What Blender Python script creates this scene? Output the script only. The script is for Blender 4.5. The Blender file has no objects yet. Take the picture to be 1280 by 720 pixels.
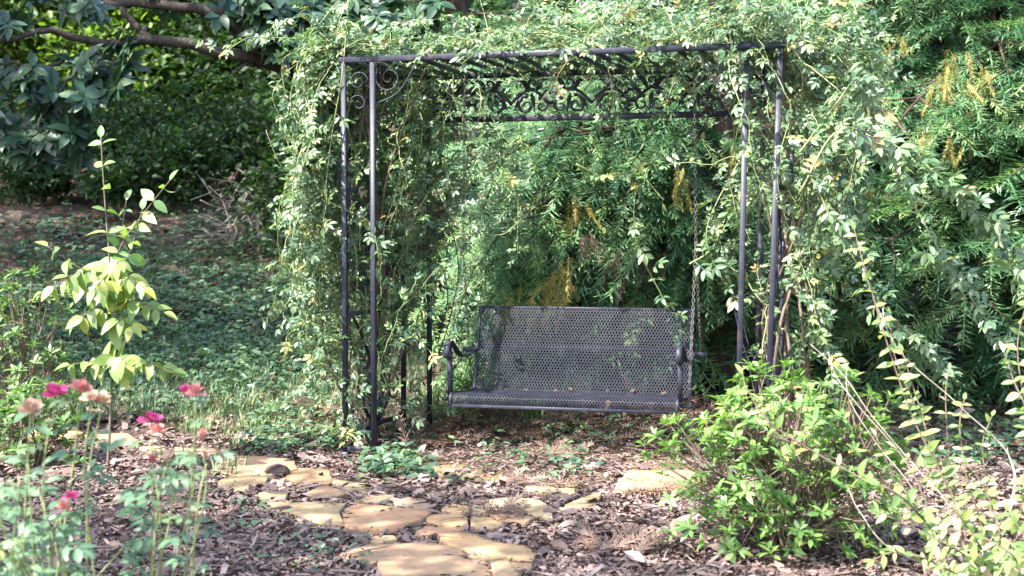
import bpy, math
import numpy as np
from mathutils import Vector, Matrix

sc = bpy.context.scene
R = math.radians
rng = np.random.default_rng(11)

# ------------------------------------------------------------------ camera
CZ = 1.35                      # eye height above the arbor's ground
F = 1781.0                     # focal length in photo pixels (1280 wide)
PITCH = math.atan(68.0 / F)
cam = bpy.data.cameras.new('camera')
cam.sensor_width = 36.0
cam.lens = 36.0 * F / 1280.0
cam.clip_end = 400.0
cam.dof.use_dof = True
cam.dof.focus_distance = 8.2
cam.dof.aperture_fstop = 3.6
camo = bpy.data.objects.new('camera', cam)
sc.collection.objects.link(camo)
camo.location = (0, 0, CZ)
camo.rotation_euler = (math.pi / 2 - PITCH, 0, 0)
sc.camera = camo

# ------------------------------------------------------------------ light
SUN = np.array([-0.92, -0.78, 1.32]); SUN /= np.linalg.norm(SUN)   # towards the sun
w = bpy.data.worlds.new('World'); sc.world = w; w.use_nodes = True
nt = w.node_tree; nt.nodes.clear()
bg = nt.nodes.new('ShaderNodeBackground'); wo = nt.nodes.new('ShaderNodeOutputWorld')
sky = nt.nodes.new('ShaderNodeTexSky'); sky.sky_type = 'NISHITA'; sky.sun_disc = False
sky.sun_elevation = math.asin(SUN[2]); sky.sun_rotation = math.atan2(SUN[0], SUN[1])
sky.dust_density = 2.0
bg.inputs['Strength'].default_value = 0.15
nt.links.new(sky.outputs[0], bg.inputs[0]); nt.links.new(bg.outputs[0], wo.inputs[0])
sl = bpy.data.lights.new('sun', 'SUN'); sl.energy = 4.0; sl.angle = R(0.53); sl.color = (1.0, 0.955, 0.88)
so = bpy.data.objects.new('sun', sl); sc.collection.objects.link(so)
so.rotation_euler = Vector(SUN).to_track_quat('Z', 'Y').to_euler()
so.location = (-8, -5, 9)
sc.view_settings.view_transform = 'Standard'
sc.view_settings.look = 'None'
sc.view_settings.exposure = 2.62
sc.view_settings.gamma = 1.0
sc.render.engine = 'CYCLES'
cy = sc.cycles
cy.max_bounces = 7; cy.diffuse_bounces = 3; cy.glossy_bounces = 2; cy.transmission_bounces = 4
cy.transparent_max_bounces = 4; cy.caustics_reflective = False; cy.caustics_refractive = False
cy.use_denoising = True
cy.sample_clamp_indirect = 6.0

# ------------------------------------------------------------------ pixel <-> place
cp, sp_ = math.cos(PITCH), math.sin(PITCH)
FWD = np.array([0, cp, -sp_]); UP = np.array([0, sp_, cp]); RT = np.array([1.0, 0, 0])
CAM = np.array([0, 0, CZ])

def at(px, py, Y):
    """point at distance Y (world y) seen at photo pixel px,py"""
    d = FWD + RT * (px - 640) / F + UP * (360 - py) / F
    return CAM + d * (Y / d[1])

def terr(x, y):
    x = np.asarray(x, float); y = np.asarray(y, float)
    sft = lambda t, k: np.log1p(np.exp(np.clip(t * k, -40, 40))) / k
    h = 0.18 * sft(y - 10.8, 1.1) + 0.45 * sft(y - 34.0, .5)
    b = 0.012 * np.sin(x * 2.7 + 1.3 * np.sin(y * 1.7)) + 0.010 * np.sin(y * 3.9 + x * 1.1) + .006 * np.sin(x * 9.1 + y * 2.3) * np.sin(y * 8.3)
    amp = 1 + 2.5 * np.clip((y - 10) / 6, 0, 3)
    return h + b * amp - .012

def gnd(px, py):
    d = FWD + RT * (px - 640) / F + UP * (360 - py) / F
    Q = CAM + d * np.arange(3, 45, .01)[:, None]
    return Q[int(np.argmax(Q[:, 2] <= terr(Q[:, 0], Q[:, 1])))].copy()

def proj(p):
    v = np.asarray(p) - CAM
    z = v @ FWD
    return 640 + F * (v @ RT) / z, 360 - F * (v @ UP) / z

# ------------------------------------------------------------------ materials
def newmat(name):
    m = bpy.data.materials.new(name); m.use_nodes = True
    t = m.node_tree; t.nodes.clear()
    return m, t, t.nodes, t.links

def ramp(N, stops, interp='LINEAR'):
    r = N.new('ShaderNodeValToRGB'); r.color_ramp.interpolation = interp
    e = r.color_ramp.elements
    while len(e) > 1: e.remove(e[-1])
    e[0].position = stops[0][0]; e[0].color = (*stops[0][1], 1)
    for p, c in stops[1:]:
        x = e.new(p); x.color = (*c, 1)
    return r

def tint_socket(N, L, how):
    """per-leaf random number: stored on the mesh, or the object's own random"""
    if how == 'attr':
        a = N.new('ShaderNodeAttribute'); a.attribute_name = 'tint'
        return a.outputs['Fac']
    o = N.new('ShaderNodeObjectInfo')
    return o.outputs['Random']

def leafmat(name, stops, how='attr', rough=.42, trans=.35, tcol=(1.25, 1.5, .55), spec=.5):
    m, t, N, L = newmat(name)
    f = tint_socket(N, L, how)
    r = ramp(N, stops); L.new(f, r.inputs[0])
    # fine mottling
    tc = N.new('ShaderNodeTexCoord'); nz = N.new('ShaderNodeTexNoise'); nz.inputs['Scale'].default_value = 35
    L.new(tc.outputs['Object'], nz.inputs['Vector'])
    mm = N.new('ShaderNodeMix'); mm.data_type = 'RGBA'; mm.blend_type = 'MULTIPLY'; mm.inputs[0].default_value = .5
    r2 = ramp(N, [(.3, (.65, .68, .62)), (.7, (1.15, 1.12, 1.1))])
    L.new(nz.outputs['Fac'], r2.inputs[0]); L.new(r.outputs[0], mm.inputs[6]); L.new(r2.outputs[0], mm.inputs[7])
    b = N.new('ShaderNodeBsdfPrincipled'); b.inputs['Roughness'].default_value = rough
    b.inputs['Specular IOR Level'].default_value = spec
    L.new(mm.outputs[2], b.inputs['Base Color'])
    tr = N.new('ShaderNodeBsdfTranslucent')
    tm = N.new('ShaderNodeMix'); tm.data_type = 'RGBA'; tm.blend_type = 'MULTIPLY'; tm.inputs[0].default_value = 1
    tm.inputs[7].default_value = (*tcol, 1); L.new(mm.outputs[2], tm.inputs[6]); L.new(tm.outputs[2], tr.inputs['Color'])
    mx = N.new('ShaderNodeMixShader'); mx.inputs[0].default_value = trans
    L.new(b.outputs[0], mx.inputs[1]); L.new(tr.outputs[0], mx.inputs[2])
    o = N.new('ShaderNodeOutputMaterial'); L.new(mx.outputs[0], o.inputs[0])
    return m

def roughmat(name, stops, scale=6, rough=.85, bump=.4, bscale=40, detail=6, how=None, dist=.01, stretch=None, spec=.3):
    m, t, N, L = newmat(name)
    tc = N.new('ShaderNodeTexCoord')
    vec = tc.outputs['Object']
    if stretch:
        mp = N.new('ShaderNodeMapping'); mp.inputs['Scale'].default_value = stretch
        L.new(vec, mp.inputs[0]); vec = mp.outputs[0]
    nz = N.new('ShaderNodeTexNoise'); nz.inputs['Scale'].default_value = scale; nz.inputs['Detail'].default_value = detail
    nz.inputs['Roughness'].default_value = .65
    L.new(vec, nz.inputs['Vector'])
    r = ramp(N, stops)
    if how:
        f = tint_socket(N, L, how)
        ad = N.new('ShaderNodeMath'); ad.operation = 'MULTIPLY_ADD'; ad.inputs[1].default_value = .35
        L.new(nz.outputs['Fac'], ad.inputs[0])
        ms = N.new('ShaderNodeMath'); ms.operation = 'MULTIPLY'; ms.inputs[1].default_value = .75
        L.new(f, ms.inputs[0]); L.new(ms.outputs[0], ad.inputs[2])
        L.new(ad.outputs[0], r.inputs[0])
    else:
        L.new(nz.outputs['Fac'], r.inputs[0])
    b = N.new('ShaderNodeBsdfPrincipled'); b.inputs['Roughness'].default_value = rough
    b.inputs['Specular IOR Level'].default_value = spec
    L.new(r.outputs[0], b.inputs['Base Color'])
    n2 = N.new('ShaderNodeTexNoise'); n2.inputs['Scale'].default_value = bscale; n2.inputs['Detail'].default_value = 5
    L.new(vec, n2.inputs['Vector'])
    bp = N.new('ShaderNodeBump'); bp.inputs['Strength'].default_value = bump; bp.inputs['Distance'].default_value = dist
    L.new(n2.outputs['Fac'], bp.inputs['Height']); L.new(bp.outputs[0], b.inputs['Normal'])
    o = N.new('ShaderNodeOutputMaterial'); L.new(b.outputs[0], o.inputs[0])
    return m

def stone_mat():
    """sandstone: each stone its own hue, mossy blotches and dark grime"""
    m, t, N, L = newmat('sandstone')
    tc = N.new('ShaderNodeTexCoord'); oi = N.new('ShaderNodeObjectInfo')
    base = ramp(N, [(0, (.33, .195, .115)), (.25, (.36, .225, .125)), (.45, (.32, .235, .135)), (.65, (.38, .235, .115)), (.85, (.35, .185, .11)), (1, (.23, .165, .12))])
    L.new(oi.outputs['Random'], base.inputs[0])
    n1 = N.new('ShaderNodeTexNoise'); n1.inputs['Scale'].default_value = 7; n1.inputs['Detail'].default_value = 8; n1.inputs['Roughness'].default_value = .7
    L.new(tc.outputs['Object'], n1.inputs['Vector'])
    r1 = ramp(N, [(.25, (.62, .6, .58)), (.5, (1, 1, 1)), (.75, (1.18, 1.12, 1.02))]); L.new(n1.outputs['Fac'], r1.inputs[0])
    mu = N.new('ShaderNodeMix'); mu.data_type = 'RGBA'; mu.blend_type = 'MULTIPLY'; mu.inputs[0].default_value = 1
    L.new(base.outputs[0], mu.inputs[6]); L.new(r1.outputs[0], mu.inputs[7])
    n2 = N.new('ShaderNodeTexNoise'); n2.inputs['Scale'].default_value = 3.2; n2.inputs['Detail'].default_value = 9; n2.inputs['Roughness'].default_value = .75
    mp = N.new('ShaderNodeMapping'); mp.inputs['Location'].default_value = (5.3, 2.1, 0); L.new(tc.outputs['Object'], mp.inputs[0]); L.new(mp.outputs[0], n2.inputs['Vector'])
    r2 = ramp(N, [(.47, (0, 0, 0)), (.66, (.8, .8, .8))]); L.new(n2.outputs['Fac'], r2.inputs[0])
    m2 = N.new('ShaderNodeMix'); m2.data_type = 'RGBA'; m2.inputs[7].default_value = (.115, .10, .062, 1)
    L.new(r2.outputs[0], m2.inputs[0]); L.new(mu.outputs[2], m2.inputs[6])
    b = N.new('ShaderNodeBsdfPrincipled'); b.inputs['Roughness'].default_value = .85; b.inputs['Specular IOR Level'].default_value = .3
    L.new(m2.outputs[2], b.inputs['Base Color'])
    n3 = N.new('ShaderNodeTexNoise'); n3.inputs['Scale'].default_value = 13; n3.inputs['Detail'].default_value = 12; n3.inputs['Roughness'].default_value = .7
    L.new(tc.outputs['Object'], n3.inputs['Vector'])
    bp = N.new('ShaderNodeBump'); bp.inputs['Strength'].default_value = .6; bp.inputs['Distance'].default_value = .010
    L.new(n3.outputs['Fac'], bp.inputs['Height']); L.new(bp.outputs[0], b.inputs['Normal'])
    o = N.new('ShaderNodeOutputMaterial'); L.new(b.outputs[0], o.inputs[0])
    return m

def ground_mat():
    m, t, N, L = newmat('forest_floor')
    tc = N.new('ShaderNodeTexCoord')
    n1 = N.new('ShaderNodeTexNoise'); n1.inputs['Scale'].default_value = 1.3; n1.inputs['Detail'].default_value = 8; n1.inputs['Roughness'].default_value = .7
    n2 = N.new('ShaderNodeTexVoronoi'); n2.inputs['Scale'].default_value = 32; n2.inputs['Randomness'].default_value = 1
    nd = N.new('ShaderNodeTexNoise'); nd.inputs['Scale'].default_value = 14; nd.inputs['Detail'].default_value = 6
    for n in (n1, nd): L.new(tc.outputs['Object'], n.inputs['Vector'])
    ad = N.new('ShaderNodeMixRGB'); ad.blend_type = 'ADD'; ad.inputs[0].default_value = .12
    L.new(tc.outputs['Object'], ad.inputs[1]); L.new(nd.outputs['Color'], ad.inputs[2]); L.new(ad.outputs[0], n2.inputs['Vector'])
    c1 = ramp(N, [(.3, (.030, .021, .016)), (.5, (.055, .037, .029)), (.7, (.080, .058, .047))])
    L.new(n1.outputs['Fac'], c1.inputs[0])
    c2 = ramp(N, [(0, (.45, .42, .42)), (.5, (1, .95, .95)), (1, (1.9, 1.75, 1.75))]); L.new(n2.outputs['Color'], c2.inputs[0])
    mu = N.new('ShaderNodeMix'); mu.data_type = 'RGBA'; mu.blend_type = 'MULTIPLY'; mu.inputs[0].default_value = 1
    L.new(c1.outputs[0], mu.inputs[6]); L.new(c2.outputs[0], mu.inputs[7])
    b = N.new('ShaderNodeBsdfPrincipled'); b.inputs['Roughness'].default_value = .95; b.inputs['Specular IOR Level'].default_value = .15
    L.new(mu.outputs[2], b.inputs['Base Color'])
    bp = N.new('ShaderNodeBump'); bp.inputs['Strength'].default_value = .9; bp.inputs['Distance'].default_value = .02
    L.new(n2.outputs['Distance'], bp.inputs['Height']); L.new(bp.outputs[0], b.inputs['Normal'])
    o = N.new('ShaderNodeOutputMaterial'); L.new(b.outputs[0], o.inputs[0])
    return m

M = {}
M['metal'] = roughmat('blue_black_paint', [(.3, (.012, .0125, .022)), (.55, (.018, .0185, .031)), (.66, (.031, .030, .040)), (.74, (.075, .045, .030))], scale=9, rough=.5, bump=.3, bscale=60, dist=.003, spec=.3)
M['chain'] = roughmat('chain_steel', [(.3, (.04, .028, .024)), (.7, (.08, .07, .07))], scale=30, rough=.5, bump=.2, spec=.5)
M['ground'] = ground_mat()
M['stone'] = stone_mat()
M['moss'] = roughmat('mossy_paving', [(.3, (.06, .045, .022)), (.5, (.13, .085, .045)), (.66, (.10, .095, .03)), (.8, (.20, .14, .08))], scale=6, rough=.9, bump=.6, bscale=25)
M['bark'] = roughmat('dark_bark', [(.3, (.018, .014, .012)), (.6, (.038, .029, .024)), (.8, (.075, .062, .052))], scale=9, rough=.9, bump=.9, bscale=22, dist=.03, stretch=(1, 1, .3))
M['bark_red'] = roughmat('fir_bark', [(.32, (.012, .008, .007)), (.5, (.045, .027, .021)), (.75, (.095, .06, .047))], scale=14, rough=.9, bump=1, bscale=18, dist=.03, stretch=(1, 1, .25))
M['bark_grey'] = roughmat('grey_bark', [(.3, (.08, .07, .06)), (.6, (.16, .14, .12)), (.8, (.27, .25, .22))], scale=9, rough=.9, bump=.8, bscale=30, dist=.02, stretch=(1, 1, .4))
M['cane'] = roughmat('rose_cane', [(.3, (.10, .14, .04)), (.6, (.19, .20, .09)), (.8, (.26, .22, .14))], scale=4, rough=.6, bump=.2)
M['cane_pale'] = roughmat('pale_cane', [(.3, (.15, .125, .10)), (.7, (.30, .26, .22))], scale=10, rough=.7, bump=.3)
M['stem'] = roughmat('woody_stem', [(.3, (.06, .042, .03)), (.7, (.15, .11, .08))], scale=12, rough=.8, bump=.3)
M['stem_green'] = roughmat('green_stem', [(.3, (.12, .15, .05)), (.7, (.22, .20, .09))], scale=12, rough=.6, bump=.2)

VINE = [(0, (.050, .095, .052)), (.35, (.085, .145, .072)), (.7, (.125, .190, .088)), (.93, (.17, .23, .10)), (.965, (.27, .26, .07)), (1, (.22, .14, .07))]
M['vine'] = leafmat('rose_leaf', VINE, 'attr', rough=.40, spec=.6, trans=.28, tcol=(1.05, 1.3, .8))
M['vine_o'] = leafmat('rose_leaf_single', VINE, 'object', rough=.40, spec=.6, trans=.28, tcol=(1.05, 1.3, .8))
FIRC = [(0, (.034, .095, .052)), (.45, (.072, .160, .074)), (.75, (.140, .240, .100)), (.95, (.24, .33, .125)), (1, (.30, .37, .125))]
M['fir'] = leafmat('fir_needles', FIRC, 'attr', rough=.36, trans=.25, spec=.7, tcol=(1.0, 1.3, .85))
M['fir_yellow'] = leafmat('yellowed_needles', [(0, (.16, .15, .03)), (.6, (.27, .22, .05)), (1, (.32, .24, .07))], 'attr', rough=.55, trans=.25, tcol=(1.2, 1.1, .7))
M['fir_brown'] = leafmat('dead_needles', [(0, (.055, .028, .018)), (.5, (.10, .055, .038)), (1, (.19, .125, .095))], 'attr', rough=.7, trans=.1, tcol=(1.1, 1, .8))
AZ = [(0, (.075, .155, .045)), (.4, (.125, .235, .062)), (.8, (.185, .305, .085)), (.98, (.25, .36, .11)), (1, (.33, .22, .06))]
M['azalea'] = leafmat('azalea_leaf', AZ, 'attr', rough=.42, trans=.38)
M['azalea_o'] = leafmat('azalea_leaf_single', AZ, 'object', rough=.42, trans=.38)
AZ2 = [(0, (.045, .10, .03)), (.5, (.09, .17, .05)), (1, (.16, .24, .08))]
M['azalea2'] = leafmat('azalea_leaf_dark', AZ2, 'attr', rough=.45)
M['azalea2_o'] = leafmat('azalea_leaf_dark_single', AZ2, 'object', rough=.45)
M['sapling'] = leafmat('sapling_leaf', [(0, (.12, .19, .06)), (.5, (.19, .265, .075)), (.9, (.27, .31, .09)), (1, (.38, .35, .07))], 'object', rough=.45, trans=.4)
M['sapling_top'] = leafmat('sapling_top_leaf', [(0, (.09, .17, .06)), (.6, (.15, .25, .09)), (1, (.24, .30, .08))], 'object', rough=.38, trans=.35)
M['rosebush'] = leafmat('rose_bush_leaf', [(0, (.05, .11, .06)), (.5, (.085, .155, .085)), (.9, (.13, .20, .10)), (.99, (.15, .22, .10)), (1, (.34, .28, .05))], 'object', rough=.45, trans=.25)
M['leggy'] = leafmat('leggy_leaf', [(0, (.11, .18, .06)), (.55, (.17, .25, .08)), (.8, (.24, .29, .09)), (.93, (.38, .29, .18)), (1, (.40, .26, .20))], 'object', rough=.5, trans=.4)
MG = [(0, (.011, .030, .018)), (.5, (.022, .052, .028)), (1, (.042, .080, .038))]
M['magnolia'] = leafmat('magnolia_leaf', MG, 'attr', rough=.36, trans=.1, spec=.4)
M['magnolia_o'] = leafmat('magnolia_leaf_single', MG, 'object', rough=.36, trans=.1, spec=.4)
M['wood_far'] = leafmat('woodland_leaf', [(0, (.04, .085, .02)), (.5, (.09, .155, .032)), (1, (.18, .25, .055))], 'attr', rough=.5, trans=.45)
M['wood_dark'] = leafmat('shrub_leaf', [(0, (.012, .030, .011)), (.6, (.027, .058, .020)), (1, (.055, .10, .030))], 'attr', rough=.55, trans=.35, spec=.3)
M['litter'] = roughmat('mulch_chip', [(0, (.042, .026, .022)), (.3, (.085, .055, .046)), (.55, (.140, .097, .086)), (.85, (.165, .120, .108)), (.96, (.22, .17, .155)), (1, (.32, .27, .255))], scale=30, rough=.8, bump=.3, how='attr')
M['litter_red'] = roughmat('fallen_leaf_brown', [(0, (.020, .012, .008)), (.5, (.048, .029, .020)), (.85, (.105, .066, .045)), (1, (.24, .17, .13))], scale=30, rough=.7, bump=.2, how='attr')
M['leaf_pale'] = roughmat('fallen_leaf_pale', [(.3, (.20, .155, .13)), (.7, (.33, .285, .26))], scale=20, rough=.75, bump=.3)
M['grass'] = leafmat('strap_leaf', [(0, (.045, .085, .03)), (.5, (.09, .14, .05)), (.85, (.20, .22, .11)), (1, (.36, .33, .22))], 'attr', rough=.5, trans=.3)
M['cover'] = leafmat('ground_cover_leaf', [(0, (.03, .07, .045)), (.5, (.055, .11, .06)), (1, (.10, .165, .07))], 'attr', rough=.5, trans=.3)
M['twig'] = roughmat('dry_twig', [(.3, (.08, .066, .055)), (.7, (.22, .19, .165))], scale=12, rough=.85, bump=.3)
M['rock'] = roughmat('dark_rock', [(.3, (.03, .022, .02)), (.7, (.09, .06, .05))], scale=9, rough=.9, bump=.6)

def petalmat(name, c0, c1):
    return leafmat(name, [(0, c0), (1, c1)], 'attr', rough=.55, trans=.3, tcol=(1.1, .9, .95), spec=.3)
M['pink'] = petalmat('pink_petal', (.45, .03, .16), (.66, .12, .30))
M['coral'] = petalmat('faded_coral_petal', (.42, .12, .12), (.58, .30, .25))
M['tan'] = petalmat('withered_petal', (.38, .22, .15), (.55, .40, .29))

# ------------------------------------------------------------------ mesh helpers
def link(o):
    sc.collection.objects.link(o); return o

def meshdata(name, V, Fc, mat, tint=None, smooth=False):
    """V (n,3), Fc (m,3) or (m,4) array"""
    V = np.ascontiguousarray(V, np.float32); Fc = np.ascontiguousarray(Fc, np.int32)
    me = bpy.data.meshes.new(name)
    k = Fc.shape[1]
    me.vertices.add(len(V)); me.vertices.foreach_set('co', V.ravel())
    me.loops.add(Fc.size); me.loops.foreach_set('vertex_index', Fc.ravel())
    me.polygons.add(len(Fc)); me.polygons.foreach_set('loop_start', np.arange(0, Fc.size, k, dtype=np.int32))
    try: me.polygons.foreach_set('loop_total', np.full(len(Fc), k, np.int32))
    except Exception: pass
    if smooth: me.polygons.foreach_set('use_smooth', np.ones(len(Fc), bool))
    me.update(calc_edges=True)
    if tint is not None:
        a = me.attributes.new('tint', 'FLOAT', 'POINT'); a.data.foreach_set('value', np.ascontiguousarray(tint, np.float32))
    me.materials.append(mat)
    return me

class Bag:
    """collects geometry in world coordinates"""
    def __init__(s): s.V = []; s.F = []; s.T = []; s.n = 0
    def add(s, V, Fc, tint=.5):
        V = np.asarray(V, float); Fc = np.asarray(Fc, int)
        if Fc.shape[1] == 4: Fc = np.concatenate([Fc[:, [0, 1, 2]], Fc[:, [0, 2, 3]]])
        s.V.append(V); s.F.append(Fc + s.n); s.T.append(np.full(len(V), tint) if np.isscalar(tint) else np.asarray(tint)); s.n += len(V)
    def inst(s, tpl, P, Mx, tint):
        """many copies of a template: P (n,3), Mx (n,3,3), tint (n,)"""
        TV, TF = tpl
        if len(P) == 0: return
        V = np.einsum('nij,kj->nki', Mx, TV) + np.asarray(P)[:, None, :]
        k = len(TV)
        Fc = TF[None] + (np.arange(len(P)) * k)[:, None, None]
        s.add(V.reshape(-1, 3), Fc.reshape(-1, 3), np.repeat(tint, k))
    def tube(s, pts, rad, sides=6, tint=.5):
        s.add(*tube(pts, rad, sides), tint)
    def build(s, name, mat, parent=None, origin=None, smooth=False, **tags):
        V = np.concatenate(s.V); Fc = np.concatenate(s.F); T = np.concatenate(s.T)
        if origin is None:
            origin = np.array(parent.location) if parent is not None else np.zeros(3)
        me = meshdata(name, V - np.asarray(origin), Fc, M[mat], T, smooth)
        o = bpy.data.objects.new(name, me); link(o)
        if parent is not None: o.parent = parent
        else: o.location = origin
        for k, v in tags.items(): o[k] = v
        return o

def subpart(o, parent):
    """parent is a mesh part whose own origin sits at its thing's origin"""
    o.parent = parent

def thing(name, loc, label, cat, group=None):
    o = bpy.data.objects.new(name, None); link(o)
    o.location = [float(v) for v in loc]; o.empty_display_size = .2
    o['label'] = label; o['category'] = cat
    if group: o['group'] = group
    return o

def nrm(v):
    v = np.asarray(v, float); return v / (np.linalg.norm(v, axis=-1, keepdims=True) + 1e-9)

def tube(pts, rad, sides=6):
    pts = np.asarray(pts, float); n = len(pts)
    rad = np.full(n, rad) if np.isscalar(rad) else np.asarray(rad, float)
    T = nrm(np.gradient(pts, axis=0))
    ref = np.array([0, 0, 1.0]) if abs(T[0][2]) < .9 else np.array([1.0, 0, 0])
    U = np.zeros((n, 3)); u = nrm(np.cross(T[0], ref))
    for i in range(n):
        u = nrm(u - T[i] * (u @ T[i])); U[i] = u
    W = np.cross(T, U)
    a = np.arange(sides) * 2 * math.pi / sides
    V = pts[:, None] + rad[:, None, None] * (np.cos(a)[None, :, None] * U[:, None] + np.sin(a)[None, :, None] * W[:, None])
    V = V.reshape(-1, 3)
    Fc = []
    for i in range(n - 1):
        for j in range(sides):
            k = (j + 1) % sides
            Fc.append((i * sides + j, i * sides + k, (i + 1) * sides + k)); Fc.append((i * sides + j, (i + 1) * sides + k, (i + 1) * sides + j))
    c0 = len(V); V = np.vstack([V, pts[0], pts[-1]])
    for j in range(sides):
        k = (j + 1) % sides
        Fc.append((c0, k, j)); Fc.append((c0 + 1, (n - 1) * sides + j, (n - 1) * sides + k))
    return V, np.array(Fc)

def smooth_path(pts, n):
    """Catmull-Rom through control points"""
    P = np.asarray(pts, float); P = np.vstack([2 * P[0] - P[1], P, 2 * P[-1] - P[-2]])
    m = len(P) - 3; out = []
    for q in np.linspace(0, m - 1e-6, n):
        i = int(q); t = q - i; a, b, c, d = P[i:i + 4]
        out.append(.5 * (2 * b + (c - a) * t + (2 * a - 5 * b + 4 * c - d) * t * t + (3 * b - a - 3 * c + d) * t ** 3))
    return np.array(out)

def frames(D, Nn, scale):
    """columns side, direction, normal; D (n,3) leaf direction, Nn (n,3) wanted normal"""
    D = nrm(D); X = nrm(np.cross(D, Nn)); Z = np.cross(X, D)
    s = np.asarray(scale, float)
    if s.ndim == 1: s = s[:, None, None]
    return np.stack([X, D, Z], axis=2) * s

def mat4(Mx, p):
    m = np.eye(4); m[:3, :3] = Mx; m[:3, 3] = p
    return Matrix(m.tolist())

def pieces(name, tpls, P, Mx, mat, parent):
    """each copy an object of its own under parent, sharing mesh data"""
    mes = [meshdata(name, t[0], t[1], M[mat]) for t in tpls] if not isinstance(tpls[0], bpy.types.Mesh) else tpls
    loc = np.array(parent.location)
    for i in range(len(P)):
        o = bpy.data.objects.new(name, mes[i % len(mes)]); link(o); o.parent = parent
        o.matrix_local = mat4(Mx[i], P[i] - loc)
    return mes

# ------------------------------------------------------------------ leaf templates (length 1 along +y, normal +z)
def leaf(width=.42, fold=.12, curl=.18, wide=.42, seg=4):
    ys = np.linspace(0, 1, seg + 1); V = []; Fc = []
    V.append((0, 0, 0))
    for y in ys[1:-1]:
        wd = width / 2 * math.sin(math.pi * y ** (math.log(.5) / math.log(wide))) ** .85
        zc = -curl * y * y
        V += [(-wd, y, zc + fold * wd * 2), (0, y, zc), (wd, y, zc + fold * wd * 2)]
    V.append((0, 1, -curl)); tip = len(V) - 1
    Fc += [(0, 2, 1), (0, 3, 2)]
    for i in range(seg - 2):
        a = 1 + 3 * i; b = a + 3
        Fc += [(a, a + 1, b + 1), (a, b + 1, b), (a + 1, a + 2, b + 2), (a + 1, b + 2, b + 1)]
    a = 1 + 3 * (seg - 2)
    Fc += [(a, a + 1, tip), (a + 1, a + 2, tip)]
    return np.array(V, float), np.array(Fc)

def merge(parts):
    V = []; Fc = []; n = 0
    for v, f in parts:
        V.append(v); Fc.append(f + n); n += len(v)
    return np.vstack(V), np.vstack(Fc)

def xf(tpl, ang=0, scale=1, off=(0, 0, 0), tilt=0, roll=0):
    v, f = tpl
    m = Matrix.Rotation(ang, 3, 'Z') @ Matrix.Rotation(tilt, 3, 'X') @ Matrix.Rotation(roll, 3, 'Y')
    return v @ np.array(m).T * scale + np.array(off), f

def compound(seed, n=2, seg=3, width=.46):
    """pinnate rose leaf: n pairs of leaflets and an end one on a thin stalk"""
    g = np.random.default_rng(seed); P = []
    for i in range(n):
        y = .30 + .27 * i
        for s in (-1, 1):
            P.append(xf(leaf(width, .16, .15, .45, seg), -s * (1.0 + g.normal(0, .12)), .40 + .04 * i + g.normal(0, .03), (s * .01, y, -.04 * y), g.normal(-.1, .2), g.normal(0, .3)))
    P.append(xf(leaf(width, .16, .2, .45, seg), g.normal(0, .15), .46, (0, .56 if n == 2 else .82, -.05), g.normal(-.1, .15)))
    st = np.array([(-.012, 0, 0), (.012, 0, 0), (.008, .6, -.03), (-.008, .6, -.03)])
    P.append((st, np.array([(0, 1, 2), (0, 2, 3)])))
    return merge(P)

ROSE = [compound(s) for s in range(6)]
LEAF_OV = [leaf(.44, .14, c, .42, 4) for c in (.08, .2, .32)]
LEAF_BIG = [leaf(.52, .14, c, .40, 5) for c in (.12, .28, .45)]
LEAF_NAR = [leaf(.30, .12, c, .52, 4) for c in (.05, .15, .28)]
LEAF_LOW = leaf(.5, .12, .15, .45, 3)

def whorl(seed, n=9):
    g = np.random.default_rng(seed)
    return merge([xf(leaf(.33, .1, .2, .55, 3), a + g.normal(0, .15), g.uniform(.75, 1.05), (0, 0, 0), g.uniform(.15, .7))
                  for a in np.arange(n) * 2.4])
WHORL = [whorl(s) for s in range(5)]

def twig_tpl(seed, nn=20, flat=True):
    """fir twig of length 1 with stiff needles in two ranks"""
    g = np.random.default_rng(seed); V = []; Fc = []; n = 0
    for y in np.linspace(.03, .98, nn):
        for s in (-1, 1):
            ln = .19 * (1 - .35 * y ** 3) * g.uniform(.6, 1.2); a = R(48 - 14 * y) + g.normal(0, .24)
            dx = s * math.sin(a) * ln; dy = math.cos(a) * ln; dz = g.normal(.03, .05)
            wv = .0115; px, py = -dy / ln * wv * s, dx / ln * wv * s
            b = np.array([0, y, 0]); mid = b + np.array([dx, dy, dz]) * .4; tip = b + np.array([dx, dy, dz - .012])
            V += [b, mid + (px, py, .004), tip, mid - (px, py, .004)]; Fc += [(n, n + 1, n + 2), (n, n + 2, n + 3)]; n += 4
    for y in np.linspace(.1, .98, nn // 2):       # standing needles
        a = g.uniform(0, 6.28); ln = .13
        d = np.array([math.cos(a) * .5, .75, abs(math.sin(a)) * .7]) * ln; b = np.array([0, y, 0])
        V += [b, b + d * .4 + (.01, 0, 0), b + d, b + d * .4 - (.01, 0, 0)]; Fc += [(n, n + 1, n + 2), (n, n + 2, n + 3)]; n += 4
    V += [(-.012, 0, 0), (.012, 0, 0), (.004, 1, 0), (-.004, 1, 0)]; Fc += [(n, n + 1, n + 2), (n, n + 2, n + 3)]
    return np.array(V, float), np.array(Fc)
TWIG = [twig_tpl(s) for s in range(5)]

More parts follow.
